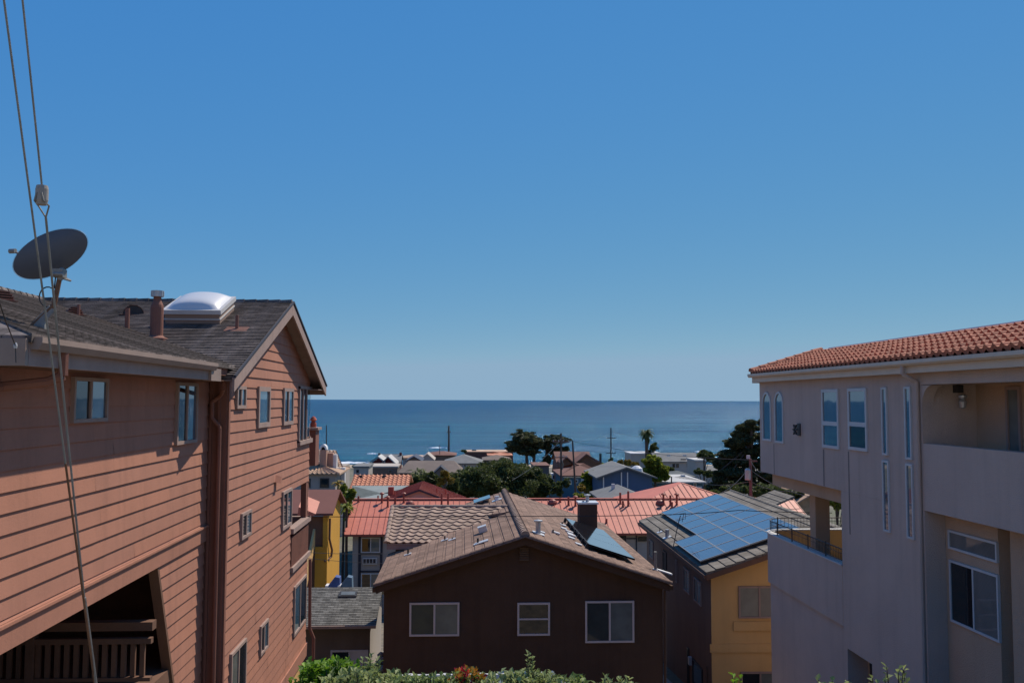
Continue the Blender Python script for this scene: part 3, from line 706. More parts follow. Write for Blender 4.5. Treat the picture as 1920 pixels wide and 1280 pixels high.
# guy wires running past the left edge
def wire(name, pts, r, mat, label, cat, n=8, parent=None):
    o = MB().tube(pts, r, n).build(name, mat, parent)
    if label: tag(o, label, cat)
    return o
bot = PT(181, 1305, Y=5.6)
w1a = PT(2, -40, Y=4.2); midw = lerp(w1a, bot, .62)
GA = thing('guy_wire', bot, 'thin rust-brown guy wire, the left one of the pair passing the satellite dish', 'wire', 'guy wires')
wire('upper_strand', [w1a, midw], .0055, steelm, None, None, parent=GA); wire('lower_strand', [midw, bot], .0065, rustm, None, None, parent=GA)
bot2 = bot+V((.006, .0, 0)); w2a = PT(38, -40, Y=4.2)
GB = thing('guy_wire', bot2, 'grey guy wire carrying a pale porcelain insulator, the right one of the pair', 'wire', 'guy wires')
i0 = PT(79, 352, Y=4.55); i1 = PT(82, 386, Y=4.6); j1 = PT(86, 408, Y=4.62)
MB().tube([w2a, PT(58, 150, Y=4.35), i0], .0052).build('upper_strand', steelm, GB)
q = MB(); q.lathe(i0+V((0, 0, .012)), [(.0, 0), (.026, -.002), (.030, -.02), (.030, -.075), (.024, -.098), (0, -.1)], 16); q.build('insulator', pm('glazed_insulator', (.33, .29, .25), .4, .15, 6, 30, .05), GB)
q = MB(); 
for sx in (-1, 1): q.tube([i0+V((sx*.012, -.03, -.03)), i0+V((sx*.022, -.028, -.07)), i1+V((sx*.026, 0, -.0)), j1], .0042)
q.build('loop', steelm, GB)
MB().tube([j1, PT(125, 800, Y=5.1), PT(158, 1120, Y=5.4), bot2], .0062).build('lower_strand', steelm, GB)
MB().tube([PT(158, 1120, Y=5.39), bot2, bot2+V((.02, .03, -.5))], .0105).build('anchor_rod', steelm, GB)
e = PT(29, 648, Y=9.4)
SC = thing('service_cable', e, 'thin dark service cable fixed to the front corner of the coral house eave', 'cable')
MB().tube([PT(-10, 540, Y=8.0), PT(10, 600, Y=8.4), e], .006).build('cable', darkmetal, SC); MB().tube([e, PT(30, 680, Y=9.4)], .005).build('drop', darkmetal, SC)
q = MB(); q.lathe(e-V((0, 0, .03)), [(0, 0), (.016, .005), (.02, .03), (.012, .06), (0, .062)], 10); q.build('insulator', dirtywhite, SC)

# ================================================================== BROWN HOUSE (centre)
BH = thing('brown_house', (2, 36, -10.8), 'dark brown gabled house with brown tile roof in the centre of the view', 'house')
yf, yb = 28.5, 42.1; XL, XR, XC = -2.62, 6.62, 2.03; ZE, ZP = -5.68, -4.20
MB().prism([(-2.36, 29, -11.2), (6.45, 29, -11.2), (6.45, 29, -5.80), (2.03, 29, -4.38), (-2.36, 29, -5.80)], (0, 5.5, 0)).build('wall', choco, BH)
MB().prism([(.55, 34.51, -11.2), (6.44, 34.51, -11.2), (6.44, 34.51, -5.80), (2.03, 34.51, -4.38), (.55, 34.51, -4.9)], (0, 7.2, 0)).build('wall', choco, BH)
mb = MB(); stepped(mb, (XL, 34.0, ZE), (XL, yf, ZE), (XC, yf, ZP), (XC, 34.6+.0, ZP)); mb.build('roof', rooftile, BH)
mb = MB(); stepped(mb, (.25, yb, ZP-.57), (.25, 36.8, ZP-.57), (XC, 34.6, ZP), (XC, yb, ZP)); mb.build('roof', rooftile, BH)
mb = MB(); stepped(mb, (XR, yf, ZE), (XR, yb, ZE), (XC, yb, ZP), (XC, yf, ZP)); mb.build('roof', rooftile, BH)
mb = MB(); caps(mb, (XC, yf-.05, ZP), (XC, yb+.1, ZP), .13, .36, .0); mb.build('ridge_cap', stile, BH)
mb = MB(); caps(mb, (XL, yf-.02, ZE-.05), (XC, yf-.02, ZP-.05), .09, .36, .0); caps(mb, (XR, yf-.02, ZE-.05), (XC, yf-.02, ZP-.05), .09, .36, .0)
mb.build('rake_tile', rooftile, BH)
mb = MB(); mb.prism([(XL+.05, yf+.02, ZE-.28), (XC, yf+.02, ZP-.30), (XC, yf+.02, ZP-.07), (XL+.05, yf+.02, ZE-.07)], (0, .05, 0)); mb.prism([(XR-.05, yf+.02, ZE-.28), (XC, yf+.02, ZP-.30), (XC, yf+.02, ZP-.07), (XR-.05, yf+.02, ZE-.07)], (0, .05, 0)); mb.build('bargeboard', choco, BH)
for a_, b_1 in ((XL, 34.0), (XR, yb)): B('gutter', (a_-.06, yf, ZE-.24), (a_+.06, b_1, ZE-.10), choco, BH)
# cross wing with S tiles
WZ, WE = -4.27, -5.22
mb = MB(); stile_roof(mb, (-2.66, 33.6, WE), (-.2, 33.6, WE), (2.0, 36.6, WZ), (-2.66, 36.6, WZ), .27, .33, .040, .040, 8); mb.build('roof', stile, BH)
mb = MB(); stile_roof(mb, (2.0, 39.6, WE), (-2.66, 39.6, WE), (-2.66, 36.6, WZ), (2.0, 36.6, WZ), .30, .33, .045, .04, 6); mb.build('roof', stile, BH)
mb = MB(); caps(mb, (-2.74, 36.6, WZ), (2.0, 36.6, WZ), .085, .34, .01); mb.build('ridge_cap', stile, BH)
mb = MB(); caps(mb, (-2.68, 33.6, WE), (-2.68, 36.6, WZ), .09, .34, .0); mb.build('rake_tile', stile, BH)
B('fascia', (-2.66, 33.62, WE-.22), (-.6, 33.68, WE-.05), mauve, BH)
MB().prism([(-2.40, 34.52, -11.2), (-2.40, 39.0, -11.2), (-2.40, 39.0, -5.2), (-2.40, 36.6, WZ-.15), (-2.40, 34.52, -5.1)], (3.0, 0, 0)).build('wall', choco, BH)
# facade windows and gable vent
def fw_(par, Y, px0, y0, px1, y1, kind, fm, panes, fwid=.06, name='window', dep=.05, **k):
    a = PT(px0, y0, Y=Y); b = PT(px1, y1, Y=Y)
    return window(par, (a.x, Y, b.z), (1, 0, 0), b.x-a.x, a.z-b.z, (0, -1, 0), kind, fm, panes, fw=fwid, name=name, dep=dep, **k)
fw_(BH, 28.98, 768, 1129, 861, 1191, 'slide', framew, (glass_grey, glass_cur))
fw_(BH, 28.98, 970, 1129, 1031, 1190, 'hung', framew, (glass, glass))
fw_(BH, 28.98, 1097, 1126, 1189, 1203, 'slide', framew, (glass_grey, glass_cur))
a = PT(974, 1022, Y=28.97); b = PT(991, 1048, Y=28.97)
vm = MB(); vm.box((a.x, 28.93, b.z), (b.x, 28.99, a.z), 1)
for k in range(6):
    z = b.z+(a.z-b.z)*(k+.5)/6; vm.obox((a.x, 28.93, z-.03), (b.x-a.x, 0, 0), (0, -.03, -.03), (0, 0, .02))
vm.build('gable_vent', [pm('vent_paint', (.17, .11, .07)), choco], BH)
# roof furniture
nl = V((-(ZP-ZE), 0, XC-XL)).normalized(); pl = V((XL, yf, ZE)); sl = V((XC-XL, 0, ZP-ZE)).normalized()
nr = V(((ZP-ZE), 0, XR-XC)).normalized(); pr = V((XR, yf, ZE)); sr = V((XC-XR, 0, ZP-ZE)).normalized()
def stack(par, px, py, p0, nn, h, r, mat=metalm, flashing=True, cap=False, up=None, name='vent_pipe', fs=.2):
    c = PP(px, py, p0, nn); q = MB(); q.cyl(c-V((0, 0, .08)), c+V((0, 0, h)), r, n=10)
    if cap: q.lathe(c+V((0, 0, h)), [(0, -.01), (r*1.7, -.01), (r*1.7, .03), (0, .06)], 12)
    o = q.build(name, mat, par)
    if flashing:
        t = V((0, 1, 0)); u_ = t.cross(nn).normalized(); q = MB(); q.obox(c-t*fs-u_*fs+nn*.02, t*fs*2, u_*fs*2, nn*.02); q.build('flashing', flash, o)
    return o
for (px, py, h_, r_, k) in ((834, 1013, .16, .03, 0), (848, 1012, .1, .02, 0), (765, 1040, .22, .03, 0), (896, 1020, .2, .035, 0)):
    stack(BH, px, py, pl, nl, h_, r_, darkmetal, fs=.13)
c = PP(899, 1000, pl, nl)
q = MB(); q.obox(c-V((.0, .2, .0))+nl*.03, sl*.3, V((0, .35, 0)), nl*.2); q.build('roof_vent', flash, BH)
q = MB(); q.obox(PP(893, 1023, pl, nl)+nl*.03, sl*.42, V((0, .3, 0)), nl*.03); q.build('flashing', flash, BH)
stack(BH, 1009, 1001, pr, nr, .42, .085, metalm, cap=True, fs=.2)
for (px, py) in ((1037, 1000), (1054, 985)): stack(BH, px, py, pr, nr, .14, .03, darkmetal, fs=.02)
for (px, py) in ((1021, 1003), (1049, 1004), (1074, 1002), (1079, 1009)):
    c = PP(px, py, pr, nr); q = MB(); q.obox(c+nr*.03, sr*.28, V((0, .22, 0)), nr*.05); q.build('flashing', flash, BH)
# corner stack with white sleeve near the right eave
stack(BH, 1229, 1069, pr, nr, .62, .05, steelm, fs=.1)
c = PP(1236, 1072, pr, nr); q = MB(); q.obox(c+nr*.03-sr*.45, sr*.5, V((0, .25, 0)), nr*.04); q.build('flashing', whitem, BH)
# solar panels on the right slope
def plate(par, pxs, p0, nn, lift, th, mat, name='solar_panel'):
    pts = [PP(px, py, p0+nn*lift, nn) for px, py in pxs]
    return MB().prism([p-nn*th for p in pts], nn*th).build(name, mat, par)
c1_ = PP(1103, 1021, pr+nr*.16, nr); c2_ = PP(1177, 1041, pr+nr*.16, nr); c3_ = PP(1072, 976, pr+nr*.16, nr)
yA, yB = c1_.y, c3_.y; wA = (c2_-c1_).length
q = MB()
dn = -sr
ncol = 3; dy = (yB-yA)/ncol
for k in range(ncol):
    o = V((c1_.x, yA+dy*k, c1_.z)); pnl = MB().obox(o, dn*wA, V((0, dy-.03, 0)), nr*.04).build('solar_panel', solar_black, BH)
    f = MB(); f.obox(o-nr*.02-dn*.0, dn*wA, V((0, .02, 0)), nr*.055); f.obox(o-nr*.02, dn*.025, V((0, dy-.03, 0)), nr*.06); f.obox(o+dn*(wA-.02)-nr*.02, dn*.025, V((0, dy-.03, 0)), nr*.06); f.build('frame', darkmetal, pnl)
for k in range(7):
    o = c1_+V((0, .1+k*(yB-yA-.2)/6, 0))-dn*.05-nr*.14; MB().obox(o, dn*.10, V((0, .08, 0)), nr*.18).build('solar_bracket', darkmetal, BH)
for k in range(5): MB().obox(c1_-dn*(.35+.1*(k % 2))+V((0, .3+k*1.15, 0))-nr*.13, dn*.22, V((0, .3, 0)), nr*.03).build('flashing', flash, BH)
# small blue array on the far left slope
for (a_, b_1) in ((0, .5), (.52, 1.0)):
    P0 = [(888, 945), (908, 929), (921, 928), (917, 944)]
    o = PP(889, 944, pl+nl*.14, nl); e_ = PP(920, 929, pl+nl*.14, nl); Ln = max(1.2, abs(e_.y-o.y)); Ws = abs(e_.x-o.x)
    MB().obox(o+V((0, Ln*a_, 0)), sl*(Ws*1.0), V((0, Ln*(b_1-a_), 0)), nl*.04).build('solar_panel', solar_blue, BH)
stack(BH, 932, 938, pl, nl, .2, .1, flash, fs=.22, name='roof_vent')
# chimney
cc = PP(1103, 1003, pr, nr); Yc = 37.2; xa = PT(1087, 980, Y=Yc).x; xb = PT(1120, 980, Y=Yc).x; zt_ = PT(1103, 945, Y=Yc).z
q = MB(); q.box((xa, Yc, -6.2), (xb, Yc+.75, zt_)); ch = q.build('chimney', choco, BH)
q = MB(); q.box((xa-.05, Yc-.05, zt_), (xb+.05, Yc+.8, zt_+.07)); q.build('cap', flash, ch)
q = MB(); cx_ = (xa+xb)/2; q.cyl((cx_, Yc+.35, zt_), (cx_, Yc+.35, zt_+.32), .07); q.lathe((cx_, Yc+.35, zt_+.32), [(0, 0), (.14, .0), (.14, .03), (0, .06)], 12); q.cyl((xa+.2, Yc+.4, zt_), (xa+.2, Yc+.4, zt_+.12), .05); q.build('flue_pipe', metalm, ch)
mb = MB(); mb.tube([(6.5, 28.9, -6.0), (6.5, 28.93, -6.5), (6.5, 28.93, -11)], .04); mb.build('downpipe', choco, BH)

# ================================================================== OCHRE HOUSE WITH SOLAR ROOF (right of centre)
OH = thing('ochre_house', (12, 37, -11), 'ochre stucco house under a grey tile roof covered with blue solar panels', 'house')
EO = V((8.49, 31.3, -5.93)); EA = V((.34, 13.56, 0)).normalized(); EX = V((EA.y, -EA.x, 0)); LN = 13.56; HW = 4.6; RISE = 1.50
def oh(a, b, z): return EO+EX*a+EA*b+V((0, 0, z))      # across, along, up from the near eave corner
mb = MB(); stepped(mb, oh(0, LN, 0), oh(0, 0, 0), oh(HW, 0, RISE), oh(HW, LN, RISE), .36, .03); mb.build('roof', None or MATS.setdefault('t', brickm('grey_flat_tile', (.20, .175, .145), (.29, .26, .22), (.06, .05, .045), .42, .36, .010, var=.35, bump=.4, vs=1.2)), OH)
gt = MATS['t']
mb = MB(); stepped(mb, oh(2*HW, 0, 0), oh(2*HW, LN, 0), oh(HW, LN, RISE), oh(HW, 0, RISE), .36, .03); mb.build('roof', gt, OH)
mb = MB(); stepped(mb, oh(HW+.4, LN+3.2, .0), oh(HW+.4, LN-.0, .0), oh(HW+3.2, LN-.0, 1.2), oh(HW+3.2, LN+3.2, 1.2), .36, .03); mb.build('roof', gt, OH)
mb = MB(); caps(mb, oh(HW, -.05, RISE), oh(HW, LN+.1, RISE), .06, .4, -.02); mb.build('ridge_cap', gt, OH)
mb = MB()
for s_ in (0, 2*HW): mb.prism([oh(s_, -.03, -.24), oh(HW, -.03, RISE-.24), oh(HW, -.03, RISE-.06), oh(s_, -.03, -.06)], EA*.05)
mb.build('bargeboard', darkbrown, OH)
mb = MB(); mb.obox(oh(-.07, 0, -.20), EX*.1, EA*LN, V((0, 0, .13))); mb.build('gutter', darkbrown, OH)
z0 = -11.5-EO.z
MB().prism([oh(.3, .45, z0), oh(2*HW-.3, .45, z0), oh(2*HW-.3, .45, -.12), oh(HW, .45, RISE-.18), oh(.3, .45, -.12)], EA*(LN-.9)).build('wall', ochre, OH)
# side wall panel is darker brown than the front
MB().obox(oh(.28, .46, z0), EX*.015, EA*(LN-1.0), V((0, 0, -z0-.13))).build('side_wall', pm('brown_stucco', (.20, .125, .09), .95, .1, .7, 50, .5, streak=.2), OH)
MB().obox(oh(.27, .42, z0), EX*.1, EA*.035, V((0, 0, -z0-.1))).build('corner_trim', ochre, OH)
pO, nO = oh(0, 0, 0), (V((0, 0, 1))*HW-EX*RISE).normalized(); sO = (EX*HW+V((0, 0, RISE))).normalized()
PW, PL = .95, 1.46
def solar_at(s0, l0):
    o = pO+sO*s0+EA*l0+nO*.13
    p = MB().obox(o+sO*.02+EA*.02, sO*(PW-.04), EA*(PL-.04), nO*.035).build('solar_panel', solar_blue, OH)
    f = MB(); t = .022
    f.obox(o, sO*PW, EA*t, nO*.045); f.obox(o+EA*(PL-t-.004), sO*PW, EA*t, nO*.045); f.obox(o+EA*t, sO*t, EA*(PL-2*t-.004), nO*.045); f.obox(o+sO*(PW-t-.004)+EA*t, sO*t, EA*(PL-2*t-.004), nO*.045)
    f.build('frame', solar_frame, p)
for r in range(4):
    for k in range(8):
        if r == 0 and k > 2: continue
        solar_at(.14+r*(PW+.01), 1.22+k*(PL+.008))
for (s0, s1, l) in ((.14, 3.95, 1.25),): MB().obox(pO+sO*s0+EA*(l+.03)+nO*.02, sO*(s1-s0), EA*.05, nO*.10).build('panel_rail', darkmetal, OH)
def orf(px, py): return PP(px, py, pO, nO)
stack(OH, 1251, 1008, pO, nO, .36, .085, metalm, cap=False, fs=.18); stack(OH, 1237, 998, pO, nO, .16, .02, darkmetal, fs=.12)
# crooked TV aerial
b0 = orf(1262, 1026); AT = MB(); tp = PT(1276, 966, Y=b0.y+.4)
AT.tube([b0, PT(1272, 980, Y=b0.y+.3), tp], .018); AT.tube([PT(1268, 976, Y=b0.y+.3), PT(1283, 972, Y=b0.y+.3)], .012); AT.tube([PT(1282, 963, Y=b0.y+.3), PT(1279, 978, Y=b0.y+.3)], .012)
AT.tube([PT(1274, 963, Y=b0.y+.3), PT(1285, 961, Y=b0.y+.3), PT(1285, 973, Y=b0.y+.3)], .010)
AT = AT.build('aerial', darkmetal); tag(AT, 'thin bent rooftop aerial beside the blue solar panels', 'aerial')
def sidewin(par, px0, y0, px1, y1, fm, panes, kind='slide', fw=.06):
    x0 = 8.49+.27+.12; a = PT(px0, y0, X=x0); b = PT(px0, y1, X=x0); c = PT(px1, y0, X=x0)
    o = V((a.x+(0), a.y, b.z)); u = EA*1.0; base = EO+EX*.27; t = (V((0, a.y, 0))-V((0, base.y, 0))).dot(V((0, 1, 0)))
    o = base+EA*t+V((0, 0, b.z-base.z)); L_ = abs(c.y-a.y)
    return window(par, o, -EA, L_, a.z-b.z, -EX, kind, fm, panes, fw=fw, dep=.04)
sidewin(OH, 1282, 1061, 1295, 1104, mauve, (glass, glass_cur)); sidewin(OH, 1304, 1080, 1319, 1124, mauve, (glass, glass_cur))
sidewin(OH, 1239, 1030, 1246, 1068, frameb, (glass, glass)); sidewin(OH, 1266, 1048, 1269, 1090, mauve, (glass_cur, glass_cur), 'single'); sidewin(OH, 1211, 1010, 1219, 1042, mauve, (glass_cur, glass), 'single')
sidewin(OH, 1301, 1232, 1321, 1300, frameb, (glass, glass), 'single'); sidewin(OH, 1290, 1212, 1293, 1300, frameb, (glass, glass), 'single')
def frontwin(par, px0, y0, px1, y1, kind, fm, panes, fw=.06):
    base = EO+EA*.44; n_f = -EA; p0 = PP(px0, y1, base, n_f); p1_ = PP(px1, y0, base, n_f)
    return window(par, p0, EX, (p1_-p0).dot(EX), p1_.z-p0.z, n_f, kind, fm, panes, fw=fw)
frontwin(OH, 1385, 1098, 1462, 1158, 'slide', mauve, (glass_cur, glass_bl))
frontwin(OH, 1389, 1258, 1462, 1300, 'slide', mauve, (glass, glass_cur))
def fronttrim(px0, y0, px1, y1, d, nm='trim'):
    base = EO+EA*.44; p0 = PP(px0, y1, base, -EA); p1_ = PP(px1, y0, base, -EA)
    MB().obox(p0, EX*(p1_-p0).dot(EX), -EA*d, V((0, 0, p1_.z-p0.z))).build(nm, ochre, OH)
fronttrim(1375, 1164, 1480, 1181, .05); fronttrim(1331, 1205, 1620, 1222, .04, 'belt_course')
MB().obox(EO+EX*.24+EA*3.3+V((0, 0, -4.05)), -EX*.12, EA*.22, V((0, 0, .28))).build('wall_lamp', dirtywhite, OH)
MB().tube([EO+EX*.2+EA*.9+V((0, 0, -3.4)), EO+EX*.2+EA*.9+V((0, 0, -5.5))], .04).build('downpipe', darkbrown, OH)

# ================================================================== RIGHT HOUSE (taupe stucco, terracotta roof)
RH = thing('stucco_house', (13, 21, -11), 'large taupe stucco house with terracotta tile roof and loggia, nearest on the right', 'house')
XW = 9.40
B('upper_wall', (XW, 18.07, -2.20), (17.5, 28.16, .70), stucco, RH)
# main lower wall with a recessed doorway
B('wall', (XW, 18.07, -12), (XW+.5, 20.60, -2.202), stucco, RH)
B('wall', (XW, 21.92, -12), (XW+.5, 22.12, -2.202), stucco, RH)
B('wall', (XW, 20.60, -5.97), (XW+.5, 21.92, -2.202), stucco, RH)
B('wall', (XW+.5, 18.07, -12), (17.5, 22.12, -2.202), stucco_warm, RH)
B('door', (XW+.44, 20.9, -12), (XW+.499, 21.7, -6.1), darkmetal, RH)
B('bay_beam', (9.72, 22.125, -2.60), (17, 28.0, -2.204), stucco_warm, RH)
# loggia
B('loggia_beam', (XW, 11, .345), (XW+.28, 18.068, .70), stucco, RH)
B('parapet', (XW, 11, -2.20), (XW+.2, 18.068, -.85), stucco, RH)
B('loggia_floor', (XW+.2, 11, -2.20), (12, 18.068, -2.05), stucco_warm, RH)
B('loggia_wall', (10.55, 11, -2.05), (17.5, 18.068, .69), stucco_warm, RH)
B('loggia_ceiling', (XW+.28, 11, .36), (10.55, 18.068, .44), stucco_warm, RH)
fil = MB(); r_ = .42; cy, cz = 18.065-r_, .33-r_; poly = [(XW, 18.065, .33)]+[(XW, cy+r_*math.sin(t), cz+r_*math.cos(t)) for t in [k*math.pi/2/8 for k in range(9)]][0:]
poly = [(XW+.003, 18.065, .332)]+[(XW+.003, cy+r_*math.cos(k*math.pi/16), cz+r_*math.sin(k*math.pi/16)) for k in range(9)]
fil.prism(poly, (.24, 0, 0)); fil.build('arch_corner', stucco, RH)
a = PT(1888, 724, X=10.55); b = PT(1919, 843, X=10.55); window(RH, (10.55, b.y, -.98), (0, 1, 0), a.y-b.y, 1.27, (-1, 0, 0), 'single', frameb if False else mauve, (glass_cur, None), fw=.06)
lt = MB(); c = V((10.12, 17.93, .16)); lt.box(c+V((-.06, -.03, .02)), c+V((.07, .14, .18))); lt = lt.build('wall_lamp', darkmetal, RH); 
q = MB(); q.lathe(c+V((.05, -.03, -.30)), [(0, 0), (.06, .02), (.08, .14), (.05, .2), (.085, .22), (.085, .27), (0, .3)], 12); q.build('lamp_glass', metalm, lt)
# set-back wall under the loggia with its two dark returns
B('setback_wall', (9.82, 16.25, -12), (10.9, 18.067, -2.205), stucco_warm, RH); B('setback_wall', (10.10, 11, -12), (10.9, 16.25, -2.205), stucco_warm, RH)
B('setback_pier', (9.80, 15.0, -12), (10.1, 15.85, -2.207), stucco_warm, RH)
def rw(x, px0, y0, px1, y1, kind, fm, panes, fw=.06, dep=.04, **k):
    a = PT(px0, y0, X=x); b = PT(px0, y1, X=x); c = PT(px1, y0, X=x)
    return window(RH, (x-.0, a.y, b.z), (0, -1, 0), a.y-c.y, a.z-b.z, (-1, 0, 0), kind, fm, panes, fw=fw, dep=dep, **k)
rw(9.82, 1782, 1048, 1873, 1162, 'slide', frameal, (glass, glass_bl), fw=.045)
rw(9.82, 1780, 992, 1871, 1027, 'single', frameal, (glass_bl, None), fw=.045)
rw(XW, 1542, 730, 1573, 838, 'low', frameal, (glass_hi, glass_hi), fw=.075)
rw(XW, 1591, 728, 1626, 842, 'low', frameal, (glass, glass_hi), fw=.075)
rw(XW, 1654, 726, 1664, 852, 'single', frameal, (glass_hi, None), fw=.045); rw(XW, 1656, 862, 1668, 994, 'single', frameal, (glass_hi, None), fw=.045)
rw(XW, 1697, 725, 1709, 860, 'single', frameal, (glass_hi, None), fw=.045); rw(XW, 1700, 868, 1713, 1007, 'single', frameal, (glass_hi, None), fw=.045)
def archwin(px0, y0, px1, y1):
    a = PT(px0, y0, X=XW); b = PT(px0, y1, X=XW); c = PT(px1, y0, X=XW); yc = (a.y+c.y)/2; R_ = (a.y-c.y)/2; zs = a.z-R_
    def outline(r, zb): return [(yc-r, zb), (yc+r, zb)]+[(yc+r*math.cos(t), zs+r*math.sin(t)) for t in [math.pi*k/12 for k in range(13)]]
    O_ = outline(R_, b.z); I_ = outline(R_-.06, b.z+.06); m = MB(); x0_, x1_ = XW-.035, XW+.01
    for k in range(len(O_)):
        k2 = (k+1) % len(O_)
        m.face([(x0_, *O_[k]), (x0_, *O_[k2]), (x0_, *I_[k2]), (x0_, *I_[k])]); m.face([(x0_, *O_[k]), (x1_, *O_[k]), (x1_, *O_[k2]), (x0_, *O_[k2])]); m.face([(x0_, *I_[k]), (x0_, *I_[k2]), (x1_, *I_[k2]), (x1_, *I_[k])])
    w_ = m.build('window', frameal, RH); w_['label'] = 'narrow arched window'
    MB().prism([(XW-.006, *p) for p in I_], (.004, 0, 0)).build('pane', glass_hi, w_)
archwin(1430, 735, 1446, 825); archwin(1453, 734, 1469, 829)
st = MB(); c = PT(1499, 805, X=XW); st.box((XW-.03, c.y-.1, c.z-.17), (XW, c.y+.1, c.z+.17))
for k in range(6):
    t = math.pi*k/3; st.prism([(XW-.10, c.y+.20*math.cos(t), c.z+.16*math.sin(t)), (XW-.10, c.y+.06*math.cos(t+.5), c.z+.06*math.sin(t+.5)), (XW-.10, c.y+.06*math.cos(t-.5), c.z+.06*math.sin(t-.5))], (-.05, 0, 0))
st.build('wall_lamp', darkmetal, RH)
stainm = pm('damp_stain', (.22, .185, .165), .95, .2, 3, 40, .4)
for (px, y0, y1, wd_) in ((1544, 842, 932, .07), (1591, 846, 1000, .06), (1451, 832, 892, .05)):
    a = PT(px, y0, X=XW); b = PT(px, y1, X=XW); zb = max(b.z, -2.19 if px < 1580 else -4); B('damp_streak', (XW-.004, a.y-wd_/2, zb), (XW, a.y+wd_/2, a.z), stainm, RH)
# roof, gutter, fascia
mb = MB(); stile_roof(mb, (9.12, 28.15, .87), (9.12, 10.8, .87), (11.69, 10.8, 1.60), (11.69, 28.9, 1.60), .25, .43, .05, .085, 8); mb.build('roof', terra, RH)
mb = MB(); caps(mb, (9.12, 28.12, .90), (11.69, 28.87, 1.63), .10, .36, .02); mb.build('rake_tile', terra, RH)
B('roof_parapet', (11.70, 10.8, 1.34), (11.95, 28.3, 1.70), whitem, RH)
slab('roof', [(11.95, 10.8, 1.50), (18, 10.8, .6), (18, 29, .6), (11.95, 29, 1.50)], tan_t, RH, .1)
gm = MB(); gm.prism([(9.03, 28.2, .84), (9.03, 28.2, .77), (9.07, 28.2, .73), (9.16, 28.2, .73), (9.16, 28.2, .84)], (0, -17.3, 0)); gm.build('gutter', pm('cream_gutter', (.62, .50, .38), .5, .08, 2, 30, .03), RH)
B('fascia', (9.17, 10.8, .58), (9.24, 28.13, .80), MATS['cream_gutter'], RH); B('soffit', (9.24, 10.8, .66), (XW+.02, 28.13, .72), MATS['cream_gutter'], RH); B('fascia', (9.17, 28.13, .56), (17, 28.18, .80), MATS['cream_gutter'], RH)
dp = MB(); dp.tube([(9.10, 18.25, .74), (9.10, 18.25, .56), (XW-.05, 18.16, .40), (XW-.05, 18.16, -11)], .045, 8); dp.build('downpipe', stucco, RH)
# terrace with a curved corner
ZT = -4.04
def foot(off, r=.9, n=10, xr=15.5):
    cx, cy = XW+.9, 27.45; rr = r-off
    return [(XW+off, 22.13)]+[(cx-rr*math.cos(t), cy+rr*math.sin(t)) for t in [math.pi/2*k/n for k in range(n+1)]]+[(xr, cy+rr)]
def ringwall(o0, o1, z0, z1, mat, name, mat2=None):
    A, C_ = foot(o0), foot(o1); m = MB()
    for k in range(len(A)-1):
        a, b, c, d = A[k], A[k+1], C_[k+1], C_[k]
        m.face([(*a, z0), (*a, z1), (*b, z1), (*b, z0)]); m.face([(*d, z0), (*c, z0), (*c, z1), (*d, z1)], 1); m.face([(*a, z1), (*d, z1), (*c, z1), (*b, z1)]); m.face([(*a, z0), (*b, z0), (*c, z0), (*d, z0)])
    return m.build(name, [mat, mat2 or mat], RH)
ringwall(0, .18, -5.50, ZT, stucco, 'terrace_parapet', ochre); ringwall(.07, .3, -12, -5.50, stucco, 'terrace_wall'); ringwall(-.02, .20, ZT, ZT+.035, dirtywhite, 'coping')
fl = MB(); fl.prism([(x_, y_, -5.1) for x_, y_ in foot(.17)]+[(15.5, 22.13, -5.1)], (0, 0, .15)); fl.build('terrace_floor', conc, RH)
B('column', (10.28, 26.0, -4.95), (10.70, 26.42, -2.60), stucco_warm, RH)
rail = MB(); pts = foot(.08); dense = []
for a, b in zip(pts, pts[1:]):
    L_ = math.dist(a, b); k = max(1, round(L_/.10))
    dense += [(a[0]+(b[0]-a[0])*i/k, a[1]+(b[1]-a[1])*i/k) for i in range(k)]
dense.append(pts[-1])
rail.tube([(*p, ZT+.38) for p in pts], .016, 6); rail.tube([(*p, ZT+.10) for p in pts], .010, 5); rail.tube([(*p, ZT+.27) for p in pts], .006, 5)
for i, p in enumerate(dense):
    rail.cyl((*p, ZT+.10), (*p, ZT+.38), .006, n=5, caps=False)
    if i % 12 == 0: rail.cyl((*p, ZT+.0), (*p, ZT+.42), .018, n=6)
rail.build('railing', darkmetal, RH)

# ================================================================== GARAGE, left of the brown house
GH = thing('garage', (-6.5, 39, -11.3), 'low garage with grey shingle roof between the coral and brown houses', 'garage')
mb = MB(); stepped(mb, (-11, 37.3, -9.02), (-3.34, 37.3, -9.02), (-3.34, 40.3, -8.13), (-11, 40.3, -8.13), .14, .012); mb.build('roof', shingle_grey, GH)
slab('roof', [(-11, 40.3, -8.13), (-3.34, 40.3, -8.13), (-3.34, 43.3, -9.02), (-11, 43.3, -9.02)], shingle_grey, GH)
MB().prism([(-11, 37.65, -12), (-3.62, 37.65, -12), (-3.62, 37.65, -9.12), (-11, 37.65, -9.12)], (0, .1, 0)).build('wall', pm('grey_brown_board', (.13, .105, .085), .9, .15, 1, 20, .3, streak=.3), GH)
MB().prism([(-3.60, 37.66, -12), (-3.60, 43.0, -12), (-3.60, 43.0, -9.1), (-3.60, 40.3, -8.33), (-3.60, 37.66, -9.1)], (-7, 0, 0)).build('side_wall', greige, GH)
B('gutter', (-11, 37.2, -9.14), (-3.34, 37.3, -9.03), gutterm, GH)
fw_(GH, 37.64, 620, 1218, 690, 1262, 'slide', dirtywhite, (glass, dirtywhite), .07)
c = PP(646, 1120, V((-5, 37.3, -9.02)), V((0, -.89, 3)).normalized()); sg = V((0, 3, .89)).normalized()
